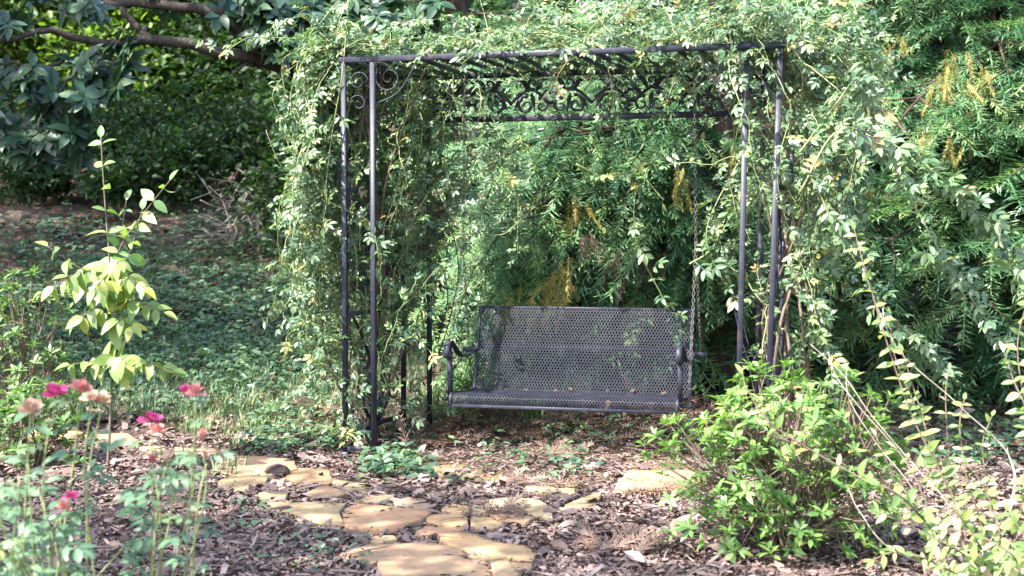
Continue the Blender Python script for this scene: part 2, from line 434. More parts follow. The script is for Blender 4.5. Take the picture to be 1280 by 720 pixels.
# ------------------------------------------------------------------ the ground
xs = np.unique(np.concatenate([np.linspace(-60, -8, 40), np.arange(-8, 8.01, .12), np.linspace(8, 60, 40)]))
ys = np.unique(np.concatenate([np.linspace(-25, 4, 25), np.arange(4, 16.01, .12), np.linspace(16, 70, 70)]))
X, Yg = np.meshgrid(xs, ys); Z = terr(X, Yg)
nx, ny = len(xs), len(ys)
idx = np.arange(nx * ny).reshape(ny, nx)
Fq = np.stack([idx[:-1, :-1], idx[:-1, 1:], idx[1:, 1:], idx[1:, :-1]], -1).reshape(-1, 4)
g = bpy.data.objects.new('ground', meshdata('ground', np.stack([X, Yg, Z], -1).reshape(-1, 3), Fq, M['ground'], smooth=True))
link(g); g['kind'] = 'structure'

# paving under the swing and the stepping-stone path
def slab_mesh(poly, z0, z1, jit=.012, tilt=(0, 0), bev=.012, seed=0, seg=.14):
    """irregular flat stone: outline broken up, chipped bevel, uneven top. poly (n,2) world xy"""
    g = np.random.default_rng(seed)
    P = np.asarray(poly, float)
    area = .5 * np.sum(P[:, 0] * np.roll(P[:, 1], -1) - np.roll(P[:, 0], -1) * P[:, 1])
    if area < 0: P = P[::-1]
    out = []
    for i in range(len(P)):
        a, b = P[i], P[(i + 1) % len(P)]
        k = max(1, int(np.linalg.norm(b - a) / seg))
        for j in range(k): out.append(a + (b - a) * j / k + g.normal(0, jit, 2) * (.4 if j == 0 else 1))
    P = np.array(out); n = len(P); c = P.mean(0)
    rings = []
    for f, dz, nz in ((1.0, z0 - z1, 0), (1.0, -bev, .001), (None, 0, .0012), (.6, .001, .002), (.25, .001, .002)):
        if f is None:
            d = c - P; Q = P + d / (np.linalg.norm(d, axis=1)[:, None] + 1e-6) * bev * g.uniform(.6, 1.8, n)[:, None]
        else: Q = c + (P - c) * f
        zz = z1 + dz + g.normal(0, nz, n) if nz else np.full(n, z1 + dz)
        if nz: zz = zz + (Q - c) @ np.array(tilt)
        rings.append(np.column_stack([Q, zz]))
    V = np.vstack(rings + [[[c[0], c[1], z1 + .001]]]); Fc = []
    for r in range(4):
        for j in range(n):
            k = (j + 1) % n; a = r * n
            Fc += [(a + j, a + k, a + n + k), (a + j, a + n + k, a + n + j)]
    for j in range(n): Fc.append((4 * n + j, 4 * n + (j + 1) % n, 5 * n))
    return V, np.array(Fc)

def zone(px0, py0, sc_):
    return lambda L: [gnd(px0 + x / sc_, py0 + y / sc_)[:2] for x, y in L]
z3 = zone(250, 500, 2.844); z4 = zone(560, 500, 3.2); z2 = zone(0, 440, 2.572)
path = bpy.data.objects.new('path', meshdata('path', *slab_mesh(z4([(-330, 215), (-60, 190), (300, 200), (700, 205), (1010, 235), (1000, 300), (700, 330), (560, 365), (300, 345), (100, 330), (-150, 300), (-300, 270)]), -.06, .008, .03, seed=5), M['moss']))
link(path); path['kind'] = 'structure'
stones = [z3(p) for p in (
    [(60, 205), (200, 208), (330, 222), (340, 268), (225, 285), (40, 270)], [(70, 300), (130, 288), (240, 295), (225, 318), (150, 330), (65, 318)],
    [(300, 288), (350, 262), (455, 265), (468, 300), (440, 315), (330, 305)], [(210, 345), (260, 338), (312, 350), (300, 368), (210, 365)],
    [(250, 380), (330, 375), (515, 385), (492, 420), (505, 462), (430, 455), (300, 410)], [(522, 395), (570, 383), (700, 402), (825, 415), (775, 450), (700, 470), (560, 482), (514, 462), (514, 420)],
    [(380, 345), (440, 325), (520, 350), (470, 362), (400, 360)], [(475, 295), (590, 315), (600, 338), (520, 335), (470, 310)],
    [(590, 360), (690, 353), (690, 370), (640, 380), (560, 372)], [(690, 377), (740, 364), (815, 378), (825, 405), (760, 400), (700, 390)],
    [(860, 405), (900, 385), (955, 392), (960, 415), (900, 418)], [(968, 390), (1036, 398), (1046, 412), (975, 423)],
    [(1010, 372), (1080, 363), (1200, 368), (1245, 400), (1245, 430), (1150, 412), (1048, 392)], [(1035, 426), (1110, 416), (1190, 428), (1150, 452), (1095, 450)],
    [(962, 432), (1028, 430), (1082, 457), (1060, 472), (965, 468)], [(810, 425), (900, 420), (952, 437), (947, 466), (880, 461), (808, 452)],
    [(770, 482), (810, 460), (880, 468), (948, 473), (900, 492), (800, 498)], [(510, 560), (600, 528), (700, 533), (800, 532), (895, 548), (940, 570), (780, 580), (620, 598)],
    [(850, 502), (950, 490), (1050, 525), (1150, 535), (1190, 565), (1170, 592), (1060, 576), (900, 547)], [(640, 607), (760, 590), (900, 574), (960, 594), (1020, 612), (1030, 660), (650, 660)],
    [(955, 568), (1088, 580), (1080, 593), (962, 589)], [(1095, 600), (1180, 602), (1180, 617), (1100, 624)], [(1038, 610), (1088, 600), (1150, 645), (1040, 660)],
    [(590, 515), (620, 502), (690, 505), (700, 520), (640, 525)])]
stones += [z4(p) for p in ([(310, 360), (370, 352), (420, 365), (436, 380), (400, 392), (320, 375)], [(446, 372), (500, 372), (510, 388), (470, 396)], [(470, 445), (540, 410), (610, 390), (590, 430), (540, 448)])]
stones += [z2(p) for p in ([(150, 250), (230, 246), (266, 273), (190, 290)], [(275, 280), (400, 275), (465, 300), (400, 310), (290, 300)], [(440, 312), (520, 315), (545, 330), (480, 328)], [(565, 318), (690, 330), (760, 336), (690, 346), (565, 335)], [(20, 262), (120, 250), (145, 278), (60, 290)])]
for i, p in enumerate(stones):
    p = np.array(p); c = p.mean(0); p = c + (p - c) * 1.05
    o = bpy.data.objects.new('stone', meshdata('stone', *slab_mesh(p - c, -.05, .012 + .008 * rng.random(), .006, rng.normal(0, .012, 2), .003, i), M['stone']))
    link(o); o.parent = path; o.location = (c[0], c[1], float(terr(*c)) + .008)
p = np.array(z4([(675, 385), (720, 335), (960, 330), (1010, 350), (1000, 385), (830, 392)])); c = p.mean(0)
o = thing('stone_step', (c[0], c[1], 0), 'thick tan sandstone slab lying at the edge of the mossy paving under the swing', 'slab')
so_ = bpy.data.objects.new('slab', meshdata('slab', *slab_mesh(p - c, -.05, .060, .008, (0, .02), .008, 77), M['stone'])); link(so_); so_.parent = o

# ------------------------------------------------------------------ wrought-iron arbor
A0 = gnd(432, 572); A0[2] = 0.0
ANG = R(15.4)
WV = np.array([math.cos(ANG), -math.sin(ANG), 0]); DV = np.array([math.sin(ANG), math.cos(ANG), 0]); ZV = np.array([0, 0, 1.0])
AW, AD, AH, INN = 2.585, 1.04, 2.39, .185

def AP(s, t, z):
    k = 1 - z / AH
    lean = -.065 * k * np.clip((s - (AW - .5)) / .5, 0, 1)
    return A0 + WV * (s + lean) + DV * t + ZV * z

def bar(p0, p1, a, b=None, up=None):
    """square tube with softened corners; a,b = half sizes across and along 'up'"""
    p0 = np.asarray(p0, float); p1 = np.asarray(p1, float); b = b or a
    d = nrm(p1 - p0); up = np.asarray(up if up is not None else ZV, float)
    u = nrm(np.cross(d, up)); v = np.cross(u, d); c = .10 * min(a, b)
    prof = [(-a + c, -b), (a - c, -b), (a, -b + c), (a, b - c), (a - c, b), (-a + c, b), (-a, b - c), (-a, -b + c)]
    V = [p + u * x + v * y for p in (p0, p1) for x, y in prof]
    Fc = []
    for j in range(8):
        k = (j + 1) % 8; Fc += [(j, k, 8 + k), (j, 8 + k, 8 + j)]
    for j in range(1, 7): Fc += [(0, j + 1, j), (8, 8 + j, 8 + j + 1)]
    return np.array(V), np.array(Fc)

arbor = thing('garden_arbor', A0, 'dark blue-black iron arbor with slatted flat roof overgrown by climbing roses', 'arbor')
def ap(name, geo, parent=arbor, mat='metal', smooth=False):
    b = Bag()
    for q in (geo if isinstance(geo, list) else [geo]): b.add(*q)
    return b.build(name, mat, parent, origin=A0, smooth=smooth)
PH = .0148
for s in (0, INN, AW - INN, AW):
    for t in (0, AD):
        ap('post', bar(AP(s, t, -.03), AP(s, t, AH - .02), PH, up=DV))
        ap('foot', bar(AP(s, t, -.01), AP(s, t, .03), PH + .008, up=DV))
for t in (0, AD):
    ap('top_rail', bar(AP(-.03, t, AH), AP(AW + .03, t, AH), .0165, .0165))
    for s0, s1 in ((PH, INN - PH), (AW - INN + PH, AW - PH)):
        ap('rail', bar(AP(s0, t, .05), AP(s1, t, .05), .014, .014))
for s in (0, AW):
    ap('top_rail', bar(AP(s, .022, AH - .002), AP(s, AD - .022, AH - .002), .018, .018))
    for z in (.13, .86, 1.62):
        ap('rail', bar(AP(s, PH, z), AP(s, AD - PH, z), .011, .013))
ap('frieze_rail', bar(AP(INN + PH, AD, AH - .285), AP(AW - INN - PH, AD, AH - .285), .018, .019))
for s0, s1 in ((PH, INN - PH), (AW - INN + PH, AW - PH)):
    ap('rail', bar(AP(s0, AD, AH - .285), AP(s1, AD, AH - .285), .014, .016))
ns = 21
for i in range(ns):
    s = .10 + (AW - .2) * i / (ns - 1)
    ap('slat', bar(AP(s, .024, AH + .004), AP(s, AD - .024, AH + .004), .015, .009))

def spiral(c, u, v, r0, turns, a0, r=.006, sgn=1, tail=None, n=40, r1=.12, taper=.5):
    a = np.linspace(0, turns * 2 * math.pi, n)
    rr = r0 * (1 - (1 - r1) * a / a[-1])
    pts = [c + u * (q * math.cos(a0 + sgn * b)) + v * (q * math.sin(a0 + sgn * b)) for q, b in zip(rr, a)]
    if tail is not None:
        T = smooth_path([tail[0], *tail[1:], pts[0], pts[3]], 14)[:-4]; pts = list(T) + pts
    pts = np.array(pts)
    return tube(pts, np.linspace(r, r * taper, len(pts)), 6)

# leafy frieze between the two rear rails
nm = 8; span = (AW - 2 * INN - .06) / nm
for i in range(nm):
    s0 = INN + .03 + span * (i + .5); fl = 1 if i % 2 == 0 else -1
    zc = AH - .145; geo = []
    cpt = lambda ds, dz: AP(s0 + ds * span * fl, AD, zc + dz)
    stem_ = smooth_path([cpt(-.52, -.05), cpt(-.25, .02), cpt(0, .045), cpt(.25, .01), cpt(.5, -.05)], 16)
    geo.append(tube(stem_, .011, 6))
    geo.append(spiral(AP(s0 - .12 * span * fl, AD, zc - .055), WV * fl, ZV, .062, 1.35, 1.4, .013, 1, taper=.45))
    geo.append(spiral(AP(s0 + .27 * span * fl, AD, zc - .06), WV * fl, ZV, .05, 1.2, 2.0, .012, -1, taper=.45))
    geo.append(spiral(AP(s0 + .05 * span * fl, AD, zc + .085), WV * fl, ZV, .04, 1.1, -1.2, .011, -1, taper=.45))
    for ds, dz, ex, ez in ((-.05, .03, -.32, .10), (.12, .03, .42, .11), (.02, .02, .10, -.105), (-.2, 0, -.42, -.09), (.3, 0, .5, .02)):
        q = smooth_path([cpt(ds, dz), cpt((ds * .5 + ex * .5), dz * .5 + ez * .6 + .02), cpt(ex, ez)], 8)
        geo.append(tube(q, [.006, .012, .016, .017, .014, .010, .006, .002], 6))
    ap('frieze_scroll', geo, smooth=True)
for s0, sg in ((INN, 1), (AW - INN, -1)):
    for t in (0, AD):
        ap('scroll', spiral(AP(s0 + sg * .10, t, AH - .115), WV * sg, ZV, .085, 1.6, 2.6, .0045, 1), smooth=True)
        ap('brace', tube(smooth_path([AP(s0 + sg * .03, t, AH - .26), AP(s0 + sg * .16, t, AH - .20), AP(s0 + sg * .27, t, AH - .04)], 12), .0045, 6), smooth=True)
for s0 in (INN / 2, AW - INN / 2):
    for t in (0, AD):
        for z in (AH - .13, .32):
            ap('scroll', [spiral(AP(s0, t, z), WV, ZV, .062, 1.5, 0, .005, 1), spiral(AP(s0, t, z - .13), WV, ZV, .055, 1.4, math.pi, .005, -1)], smooth=True)
# side panels: lyre scrolls between the rails
for s in (0, AW):
    mid = AD / 2
    for sg in (-1, 1):
        for z0 in (.13, .86):
            q = smooth_path([AP(s, mid + sg * .02, z0), AP(s, mid + sg * .22, z0 + .16), AP(s, mid + sg * .10, z0 + .38), AP(s, mid + sg * .26, z0 + .60), AP(s, mid + sg * .40, z0 + .72)], 26)
            ap('lyre_bar', tube(q, .011, 6), smooth=True)
            ap('scroll', spiral(AP(s, mid + sg * .34, z0 + .22), DV * sg, ZV, .11, 1.7, 2.4, .007, 1), smooth=True)
            ap('scroll', spiral(AP(s, mid + sg * .20, z0 + .46), DV * sg, ZV, .09, 1.6, -1.0, .007, -1), smooth=True)
        q = smooth_path([AP(s, mid, .16), AP(s, mid + sg * .13, .40), AP(s, mid + sg * .05, .62), AP(s, mid, .80)], 18)
        ap('lyre_bar', tube(q, np.linspace(.022, .009, 18), 6), smooth=True)
# wire brackets and little scrolls inside the posts beside the swing
for s0, sg in ((INN, 1), (AW - INN, -1)):
    for z in (.55, .95, 1.35):
        ap('scroll', spiral(AP(s0 + sg * .075, AD, z), WV * sg, ZV, .058, 1.6, 0.4, .0045, 1), smooth=True)
    ap('brace', tube(smooth_path([AP(s0 + sg * .03, AD, .45), AP(s0 + sg * .15, AD, .80), AP(s0 + sg * .20, AD, 1.2), AP(s0 + sg * .03, AD, 1.7)], 22), .0045, 6), smooth=True)
    ap('brace', tube(smooth_path([AP(s0 + sg * .03, AD, 1.3), AP(s0 + sg * .13, AD, .95), AP(s0 + sg * .06, AD, .62)], 16), .0045, 6), smooth=True)

# ------------------------------------------------------------------ hanging bench
BS0, BS1 = .595, 1.985
def BP(s, t, z): return A0 + WV * s + DV * t + ZV * z
bench_o = BP((BS0 + BS1) / 2, .5, .30)
bench = thing('porch_swing', bench_o, 'dark blue mesh metal swing bench hanging on chains inside the arbor', 'swing')
def bp(name, geo, parent=bench, mat='metal', smooth=False):
    b = Bag()
    for q in (geo if isinstance(geo, list) else [geo]): b.add(*q)
    return b.build(name, mat, parent, origin=bench_o, smooth=smooth)
seat_prof = smooth_path([(.235, .305), (.225, .345), (.25, .372), (.33, .372), (.52, .352), (.72, .350)], 40)
back_prof = smooth_path([(.725, .350), (.755, .45), (.79, .60), (.83, .74), (.868, .855), (.885, .872)], 40)

def at_prof(prof, q):
    L = np.concatenate([[0], np.cumsum(np.linalg.norm(np.diff(prof, axis=0), axis=1))])
    q = np.clip(q, 0, L[-1])
    return np.interp(q, L, prof[:, 0]), np.interp(q, L, prof[:, 1])
def mesh_sheet(prof, dw=.0195, dh=.036, wd=.0023):
    """expanded-metal sheet: diamond lattice of real strands"""
    L = np.sum(np.linalg.norm(np.diff(prof, axis=0), axis=1))
    nw = int((BS1 - BS0 - .02) / dw); dw = (BS1 - BS0 - .02) / nw
    nh = int(L / (dh / 2)); st = L / nh
    V = []; Fc = []; n = 0
    def pt(i, j):
        t, z = at_prof(prof, j * st); return BP(BS0 + .01 + i * dw, t, z)
    for j in range(nh):
        t0, zz0 = at_prof(prof, j * st); t1, zz1 = at_prof(prof, (j + 1) * st)
        nn_ = nrm(np.cross(WV, DV * (t1 - t0) + ZV * (zz1 - zz0)))
        for i in range(2 * nw):
            # nodes at half steps; strands alternate
            if (i + j) % 2 == 0: a, b = pt(i / 2, j), pt((i + 1) / 2, j + 1)
            else: a, b = pt((i + 1) / 2, j), pt(i / 2, j + 1)
            d = nrm(b - a); sd = np.cross(d, nn_) * wd; th = nn_ * .0022
            V += [a + sd + th, a - sd + th, a - sd - th, a + sd - th, b + sd + th, b - sd + th, b - sd - th, b + sd - th]
            for k in range(4):
                m_ = (k + 1) % 4; Fc.append((n + k, n + m_, n + 4 + m_, n + 4 + k))
            n += 8
    return np.array(V), np.array(Fc)
bp('seat_mesh', mesh_sheet(seat_prof, dh=.030)); bp('back_mesh', mesh_sheet(back_prof))
def prof_path(prof, s): return np.array([BP(s, a, b) for a, b in prof])
for s in (BS0, BS1):
    bp('seat_frame', tube(prof_path(seat_prof, s), .010, 8), smooth=True); bp('back_frame', tube(prof_path(back_prof, s), .011, 8), smooth=True)
bp('front_lip', bar(BP(BS0, .237, .303), BP(BS1, .237, .303), .009, .009))
bp('rear_rail', bar(BP(BS0 + .012, .735, .340), BP(BS1 - .012, .735, .340), .012, .012))
t_, z_ = at_prof(back_prof, .28); bp('back_rail', bar(BP(BS0 + .012, t_ + .02, z_), BP(BS1 - .012, t_ + .02, z_), .010, .020))
bp('top_rail', bar(BP(BS0 + .012, .895, .872), BP(BS1 - .012, .895, .872), .012, .007))
for s, sg in ((BS0 - .012, -1), (BS1 + .012, 1)):
    arm = smooth_path([(.83, .62), (.70, .588), (.56, .575), (.44, .60), (.34, .655), (.27, .690), (.215, .685), (.187, .645), (.20, .600), (.235, .595), (.25, .622)], 46)
    V = []; Fc = []
    n = len(arm); tg = nrm(np.gradient(arm, axis=0)); nm_ = np.column_stack([-tg[:, 1], tg[:, 0]])
    for i in range(n):
        for ds, dn in ((-.018, -.004), (.018, -.004), (.018, .004), (-.018, .004)):
            V.append(BP(s + ds, arm[i, 0] + nm_[i, 0] * dn, arm[i, 1] + nm_[i, 1] * dn))
    for i in range(n - 1):
        for k in range(4):
            m_ = (k + 1) % 4; Fc.append((4 * i + k, 4 * i + m_, 4 * i + 4 + m_, 4 * i + 4 + k))
    Fc += [(3, 2, 1, 0), (4 * n - 4, 4 * n - 3, 4 * n - 2, 4 * n - 1)]
    bp('arm', (np.array(V), np.array(Fc)))
    bp('arm_post', bar(BP(s, .262, .36), BP(s, .245, .665), .013, .013, up=DV))
    bp('lug', bar(BP(s - .02, .30, .335), BP(s + sg * .065, .30, .335), .011, .011))
    bp('lug', bar(BP(s - .02, .80, .600), BP(s + sg * .085, .80, .600), .014, .014))

def chain_geo(p0, p1, link_l=.030, r=.0022):
    p0 = np.asarray(p0, float); p1 = np.asarray(p1, float); L = np.linalg.norm(p1 - p0); d = (p1 - p0) / L
    n = int(L / (link_l * .74)); u = nrm(np.cross(d, [.3, .8, .1])); v = np.cross(d, u); G = []
    for i in range(n):
        c = p0 + d * L * (i + .5) / n; q = u if i % 2 == 0 else v
        a = np.linspace(0, 2 * math.pi, 11)
        pts = [c + d * (math.cos(k) * link_l * .5) + q * (math.sin(k) * link_l * .27) for k in a]
        G.append(tube(pts, r, 5))
    return G
for s, sg, ss in ((BS0 - .012, -1, .05), (BS1 + .012, 1, -.015)):
    j = BP(s + sg * .045 + ss * .4, .60, 1.30)
    bp('chain', chain_geo(BP(s + sg * .045, .80, .60), j), mat='chain', smooth=True)
    bp('chain', chain_geo(BP(s + sg * .045, .30, .34), j), mat='chain', smooth=True)
    bp('chain', chain_geo(j, BP(s + sg * .045 + ss, .56, AH - .03)), mat='chain', smooth=True)

# ------------------------------------------------------------------ climbing roses
def walk(p, d, length, step=.038, grav=.05, wander=.18, pull=None):
    p = np.array(p, float); d = nrm(d); out = [p.copy()]
    for i in range(int(length / step)):
        d = d + rng.normal(0, wander, 3) - ZV * grav
        if pull is not None: d = d + pull(p)
        d = nrm(d); p = p + d * step
        if p[2] < .04: break
        out.append(p.copy())
    return np.array(out)

class Vine:
    def __init__(s): s.canes = []; s.P = []; s.D = []; s.N = []; s.S = []
    def add(s, pts, r=.004, every=1, size=.097, density=1.0):
        if len(pts) < 3: return
        s.canes.append((pts, np.linspace(r, r * .45, len(pts))))
        T = nrm(np.gradient(pts, axis=0)); side = rng.choice((-1, 1))
        for i in range(1, len(pts), every):
            if rng.random() > density: continue
            side = -side
            h = nrm(np.cross(T[i], ZV) + rng.normal(0, .15, 3))
            d = h * side * rng.uniform(.5, 1) + T[i] * rng.uniform(.1, .8) + ZV * rng.normal(.0, .3) + rng.normal(0, .25, 3)
            n = SUN * rng.uniform(.5, 1.2) + ZV * .3 + rng.normal(0, .36, 3)      # leaves turn to the light
            s.P.append(pts[i]); s.D.append(d); s.N.append(n); s.S.append(size * rng.uniform(.7, 1.25))
    def build(s, root, mat, mato, tpls, npieces=300):
        P = np.array(s.P); Mx = frames(np.array(s.D), np.array(s.N), np.array(s.S)); t = rng.random(len(P))
        for i, (c, r) in enumerate(s.canes):
            pass
        px, py = proj(P[:, :].T.T[0]) if len(P) == 1 else (640 + F * P[:, 0] / P[:, 1], 292 - F * (P[:, 2] - CZ) / P[:, 1])
        vis = (px > 0) & (px < 1280) & (py > 0) & (py < 720)
        order = np.argsort(np.where(vis, P[:, 1] - np.array(s.S) * 6 + rng.normal(0, .35, len(P)), 99))
        sel = order[:npieces]; rest = order[npieces:]
        pieces('leaf', tpls, P[sel], Mx[sel], mato, root)
        b = Bag()
        for k in range(len(tpls)):
            q = rest[k::len(tpls)]; b.inst(tpls[k], P[q], Mx[q], t[q])
        if len(rest): b.build('foliage', mat, root, kind='stuff')

H = AH
def U(a, b): return rng.uniform(a, b)
# left plant
root = thing('climbing_rose', AP(-.12, .35, 0), 'climbing rose smothering the arbor end beside the brush pile and the lawn slope', 'climbing rose')
L1 = Vine()
for i in range(84):      # cascades over the outside
    p = AP(U(-.14, .10), U(.08, AD + .1), H + U(0, .14))
    d = WV * U(-1, -.1) + DV * U(-.5, .25) + ZV * U(-.1, .5)
    L1.add(walk(p, d, U(1.1, 2.4), grav=U(.09, .17), wander=.17, pull=lambda q: WV * (.14 if (q - A0) @ WV < -.27 else -.02)), U(.003, .005), density=.9)
for i in range(50):      # mid-height sideways shoots on the outside
    p = AP(U(-.15, .02), U(.1, AD), U(.4, 1.9))
    L1.add(walk(p, WV * U(-1, .1) + DV * U(-.6, .3) + ZV * U(-.2, .5), U(.4, .9), grav=.09, wander=.2, pull=lambda q: WV * (.14 if (q - A0) @ WV < -.28 else 0)), .003, density=.9)
for i in range(30):      # canes twining up through the end panel
    p = AP(U(-.05, .25), U(.1, AD), U(.35, 1.5))
    L1.add(walk(p, ZV + WV * U(-.3, .3) + DV * U(-.2, .2), U(.8, 1.6), grav=-.05, wander=.16), .004, density=.75)
for i in range(20):      # falling inside, towards the swing
    p = AP(U(.12, .60), U(.35, AD), H - U(-.05, .2))
    L1.add(walk(p, WV * U(-.4, .6) + DV * U(-.3, .3) - ZV * .4, U(.4, 1.25), grav=.10, wander=.16), .003, density=.8)
for i in range(44):      # on the roof
    s_ = U(-.15, 1.4); p = AP(s_, AD + .22 - (1.1 if s_ < .2 else .55) * U(0, 1), H + U(.05, .16))
    L1.add(walk(p, WV * U(-.8, .8) + DV * U(-.5, .5) + ZV * U(0, .7), U(.4, 1.1), grav=.07, wander=.15, pull=lambda q: ZV * (.5 if q[2] < H + .05 else (-.10 if q[2] > H + .16 else 0))), .004, density=.95)
for i in range(24):      # over the front roof corner
    p = AP(U(-.1, .9), U(-.03, .35), H + U(.03, .10))
    L1.add(walk(p, WV * U(-1, 1) + DV * U(-.3, .4) + ZV * U(0, .8), U(.25, .6), grav=.08, wander=.16, pull=lambda q: ZV * (.25 if q[2] < H + .02 else (-.1 if q[2] > H + .2 else 0))), .003, density=.95)
for i in range(26):      # low straggly shoots
    p = AP(U(-.35, .1), U(0, .9), U(.15, .7))
    L1.add(walk(p, WV * U(-.6, .5) + DV * U(-.5, .1) + ZV * U(-.2, .6), U(.3, .7), grav=.06, wander=.2), .003, density=.75)
for a in ([(437, -10), (428, 90), (412, 190), (400, 330), (402, 430)],):
    q = smooth_path([at(x, y, 8.45 + .05 * k) for k, (x, y) in enumerate(a)], 40); L1.add(q, .0042, every=2, density=.7)
b = Bag()
for k in range(9):
    q = smooth_path([AP(U(-.18, .0), U(.1, .8), -.02), AP(U(-.2, .1), U(.1, .9), .8), AP(U(-.15, .15), U(.1, .9), 1.6), AP(U(-.1, .5), U(.1, .9), H + .05)], 22)
    b.tube(q, np.linspace(.011, .006, 22), 6)
b.build('main_cane', 'stem', root, kind='stuff'); b = Bag()
for c, r in L1.canes: b.tube(c, r, 4)
b.build('cane', 'cane', root, kind='stuff')
L1.build(root, 'vine', 'vine_o', ROSE)

# right plant
root = thing('climbing_rose', AP(AW + .15, .4, 0), 'climbing rose on the arbor end behind the azalea, with long canes arching outward', 'climbing rose')
L2 = Vine()
for i in range(48):
    p = AP(AW + U(-.35, .15), U(-.05, AD + .15), H + U(-.05, .12))
    L2.add(walk(p, WV * U(-.1, 1) + DV * U(-.5, .4) + ZV * U(-.1, .5), U(.7, 2.0), grav=U(.08, .16), wander=.17, pull=lambda q: WV * (-.10 if (q - A0) @ WV > AW + .38 else .02)), U(.003, .005), density=.85)
for i in range(18):
    p = AP(AW + U(-.28, .1), U(.05, AD), U(.4, 1.6))
    L2.add(walk(p, ZV + WV * U(-.3, .3) + DV * U(-.2, .2), U(.7, 1.4), grav=-.04, wander=.17), .004, density=.7)
for i in range(72):      # roof
    s_ = U(1.0, AW + .25); p = AP(s_, AD + .25 - (1.2 if s_ > 2.0 else .65) * U(0, 1), H + U(.05, .20))
    L2.add(walk(p, WV * U(-.8, .8) + DV * U(-.5, .5) + ZV * U(.1, .9), U(.4, 1.1), grav=.06, wander=.15, pull=lambda q: ZV * (.5 if q[2] < H + .05 else (-.10 if q[2] > H + .24 else 0))), .004, density=.95)
for i in range(15):      # hanging from the roof edge and slats
    p = AP(AW - .1 - 1.5 * U(0, 1) ** 1.5, U(.05, AD), H + U(-.02, .08))
    L2.add(walk(p, WV * U(-.7, .5) + DV * U(-.5, .2) + ZV * U(-.5, .3), U(.25, .75), grav=.14, wander=.17), .003, density=.9)
for i in range(34):      # along the front edge of the roof
    p = AP(AW + .1 - 1.5 * U(0, 1) ** 1.3, U(-.04, .25), H + U(.03, .10))
    L2.add(walk(p, WV * U(-1, 1) + DV * U(-.3, .4) + ZV * U(-.1, .8), U(.25, .6), grav=.08, wander=.16, pull=lambda q: ZV * (.25 if q[2] < H + .0 else (-.1 if q[2] > H + .22 else 0))), .003, density=.95)
for a, Y in (([(1000, 190), (1045, 130), (1075, 98), (1090, 155), (1125, 222), (1169, 304), (1200, 351), (1243, 415)], 7.2),
             ([(1000, 240), (1045, 165), (1099, 172), (1166, 214), (1220, 264), (1262, 318), (1290, 385)], 6.9),
             ([(830, 250), (800, 225), (795, 300), (838, 390)], 8.6), ([(930, 190), (885, 280), (893, 330), (918, 370)], 8.4), ([(862, 330), (890, 310), (925, 250), (960, 200)], 8.5),
             ([(720, 205), (760, 222), (800, 208), (860, 190)], 8.6), ([(1010, 215), (1060, 310), (1110, 390), (1150, 430), (1178, 470)], 7.8), ([(985, 330), (1030, 420), (1042, 480)], 8.0),
             ([(1020, 150), (1010, 260), (1022, 370), (1004, 470)], 8.1)):
    q = smooth_path([at(x, y, Y + .04 * k) for k, (x, y) in enumerate(a)], 44); L2.add(q, .0055, every=1 if a[0][0] > 980 else 2, density=.9, size=.14)
    if a[0][0] > 980 and a[-1][0] > 1200:
        L2.add(q, .005, every=1, density=.9, size=.14); L2.canes.pop()
    c, r = L2.canes.pop(); b = Bag(); b.tube(c, r, 6); b.build('cane', 'cane', root, smooth=True)
b = Bag()
for k in range(8):
    q = smooth_path([AP(AW + U(-.05, .25), U(.1, .8), -.02), AP(AW + U(-.15, .2), U(.1, .9), .8), AP(AW + U(-.2, .2), U(.1, .9), 1.6), AP(AW + U(-.5, .1), U(.1, .9), H + .05)], 22)
    b.tube(q, np.linspace(.011, .006, 22), 6)
for a in ([(742, 45), (722, 62), (700, 88), (690, 112), (665, 135)], [(930, 60), (937, 82), (955, 100), (972, 150)]):
    b.tube(smooth_path([at(x, y, 8.15 + .12 * math.sin(k_ * 2.1)) + ZV * .03 * math.sin(k_ * 3.0) for k_, (x, y) in enumerate(a)], 16), np.linspace(.0036, .002, 16), 5)
b.build('main_cane', 'stem', root, kind='stuff'); b = Bag()
for c, r in L2.canes: b.tube(c, r, 4)
b.build('cane', 'cane', root, kind='stuff')
L2.build(root, 'vine', 'vine_o', ROSE)

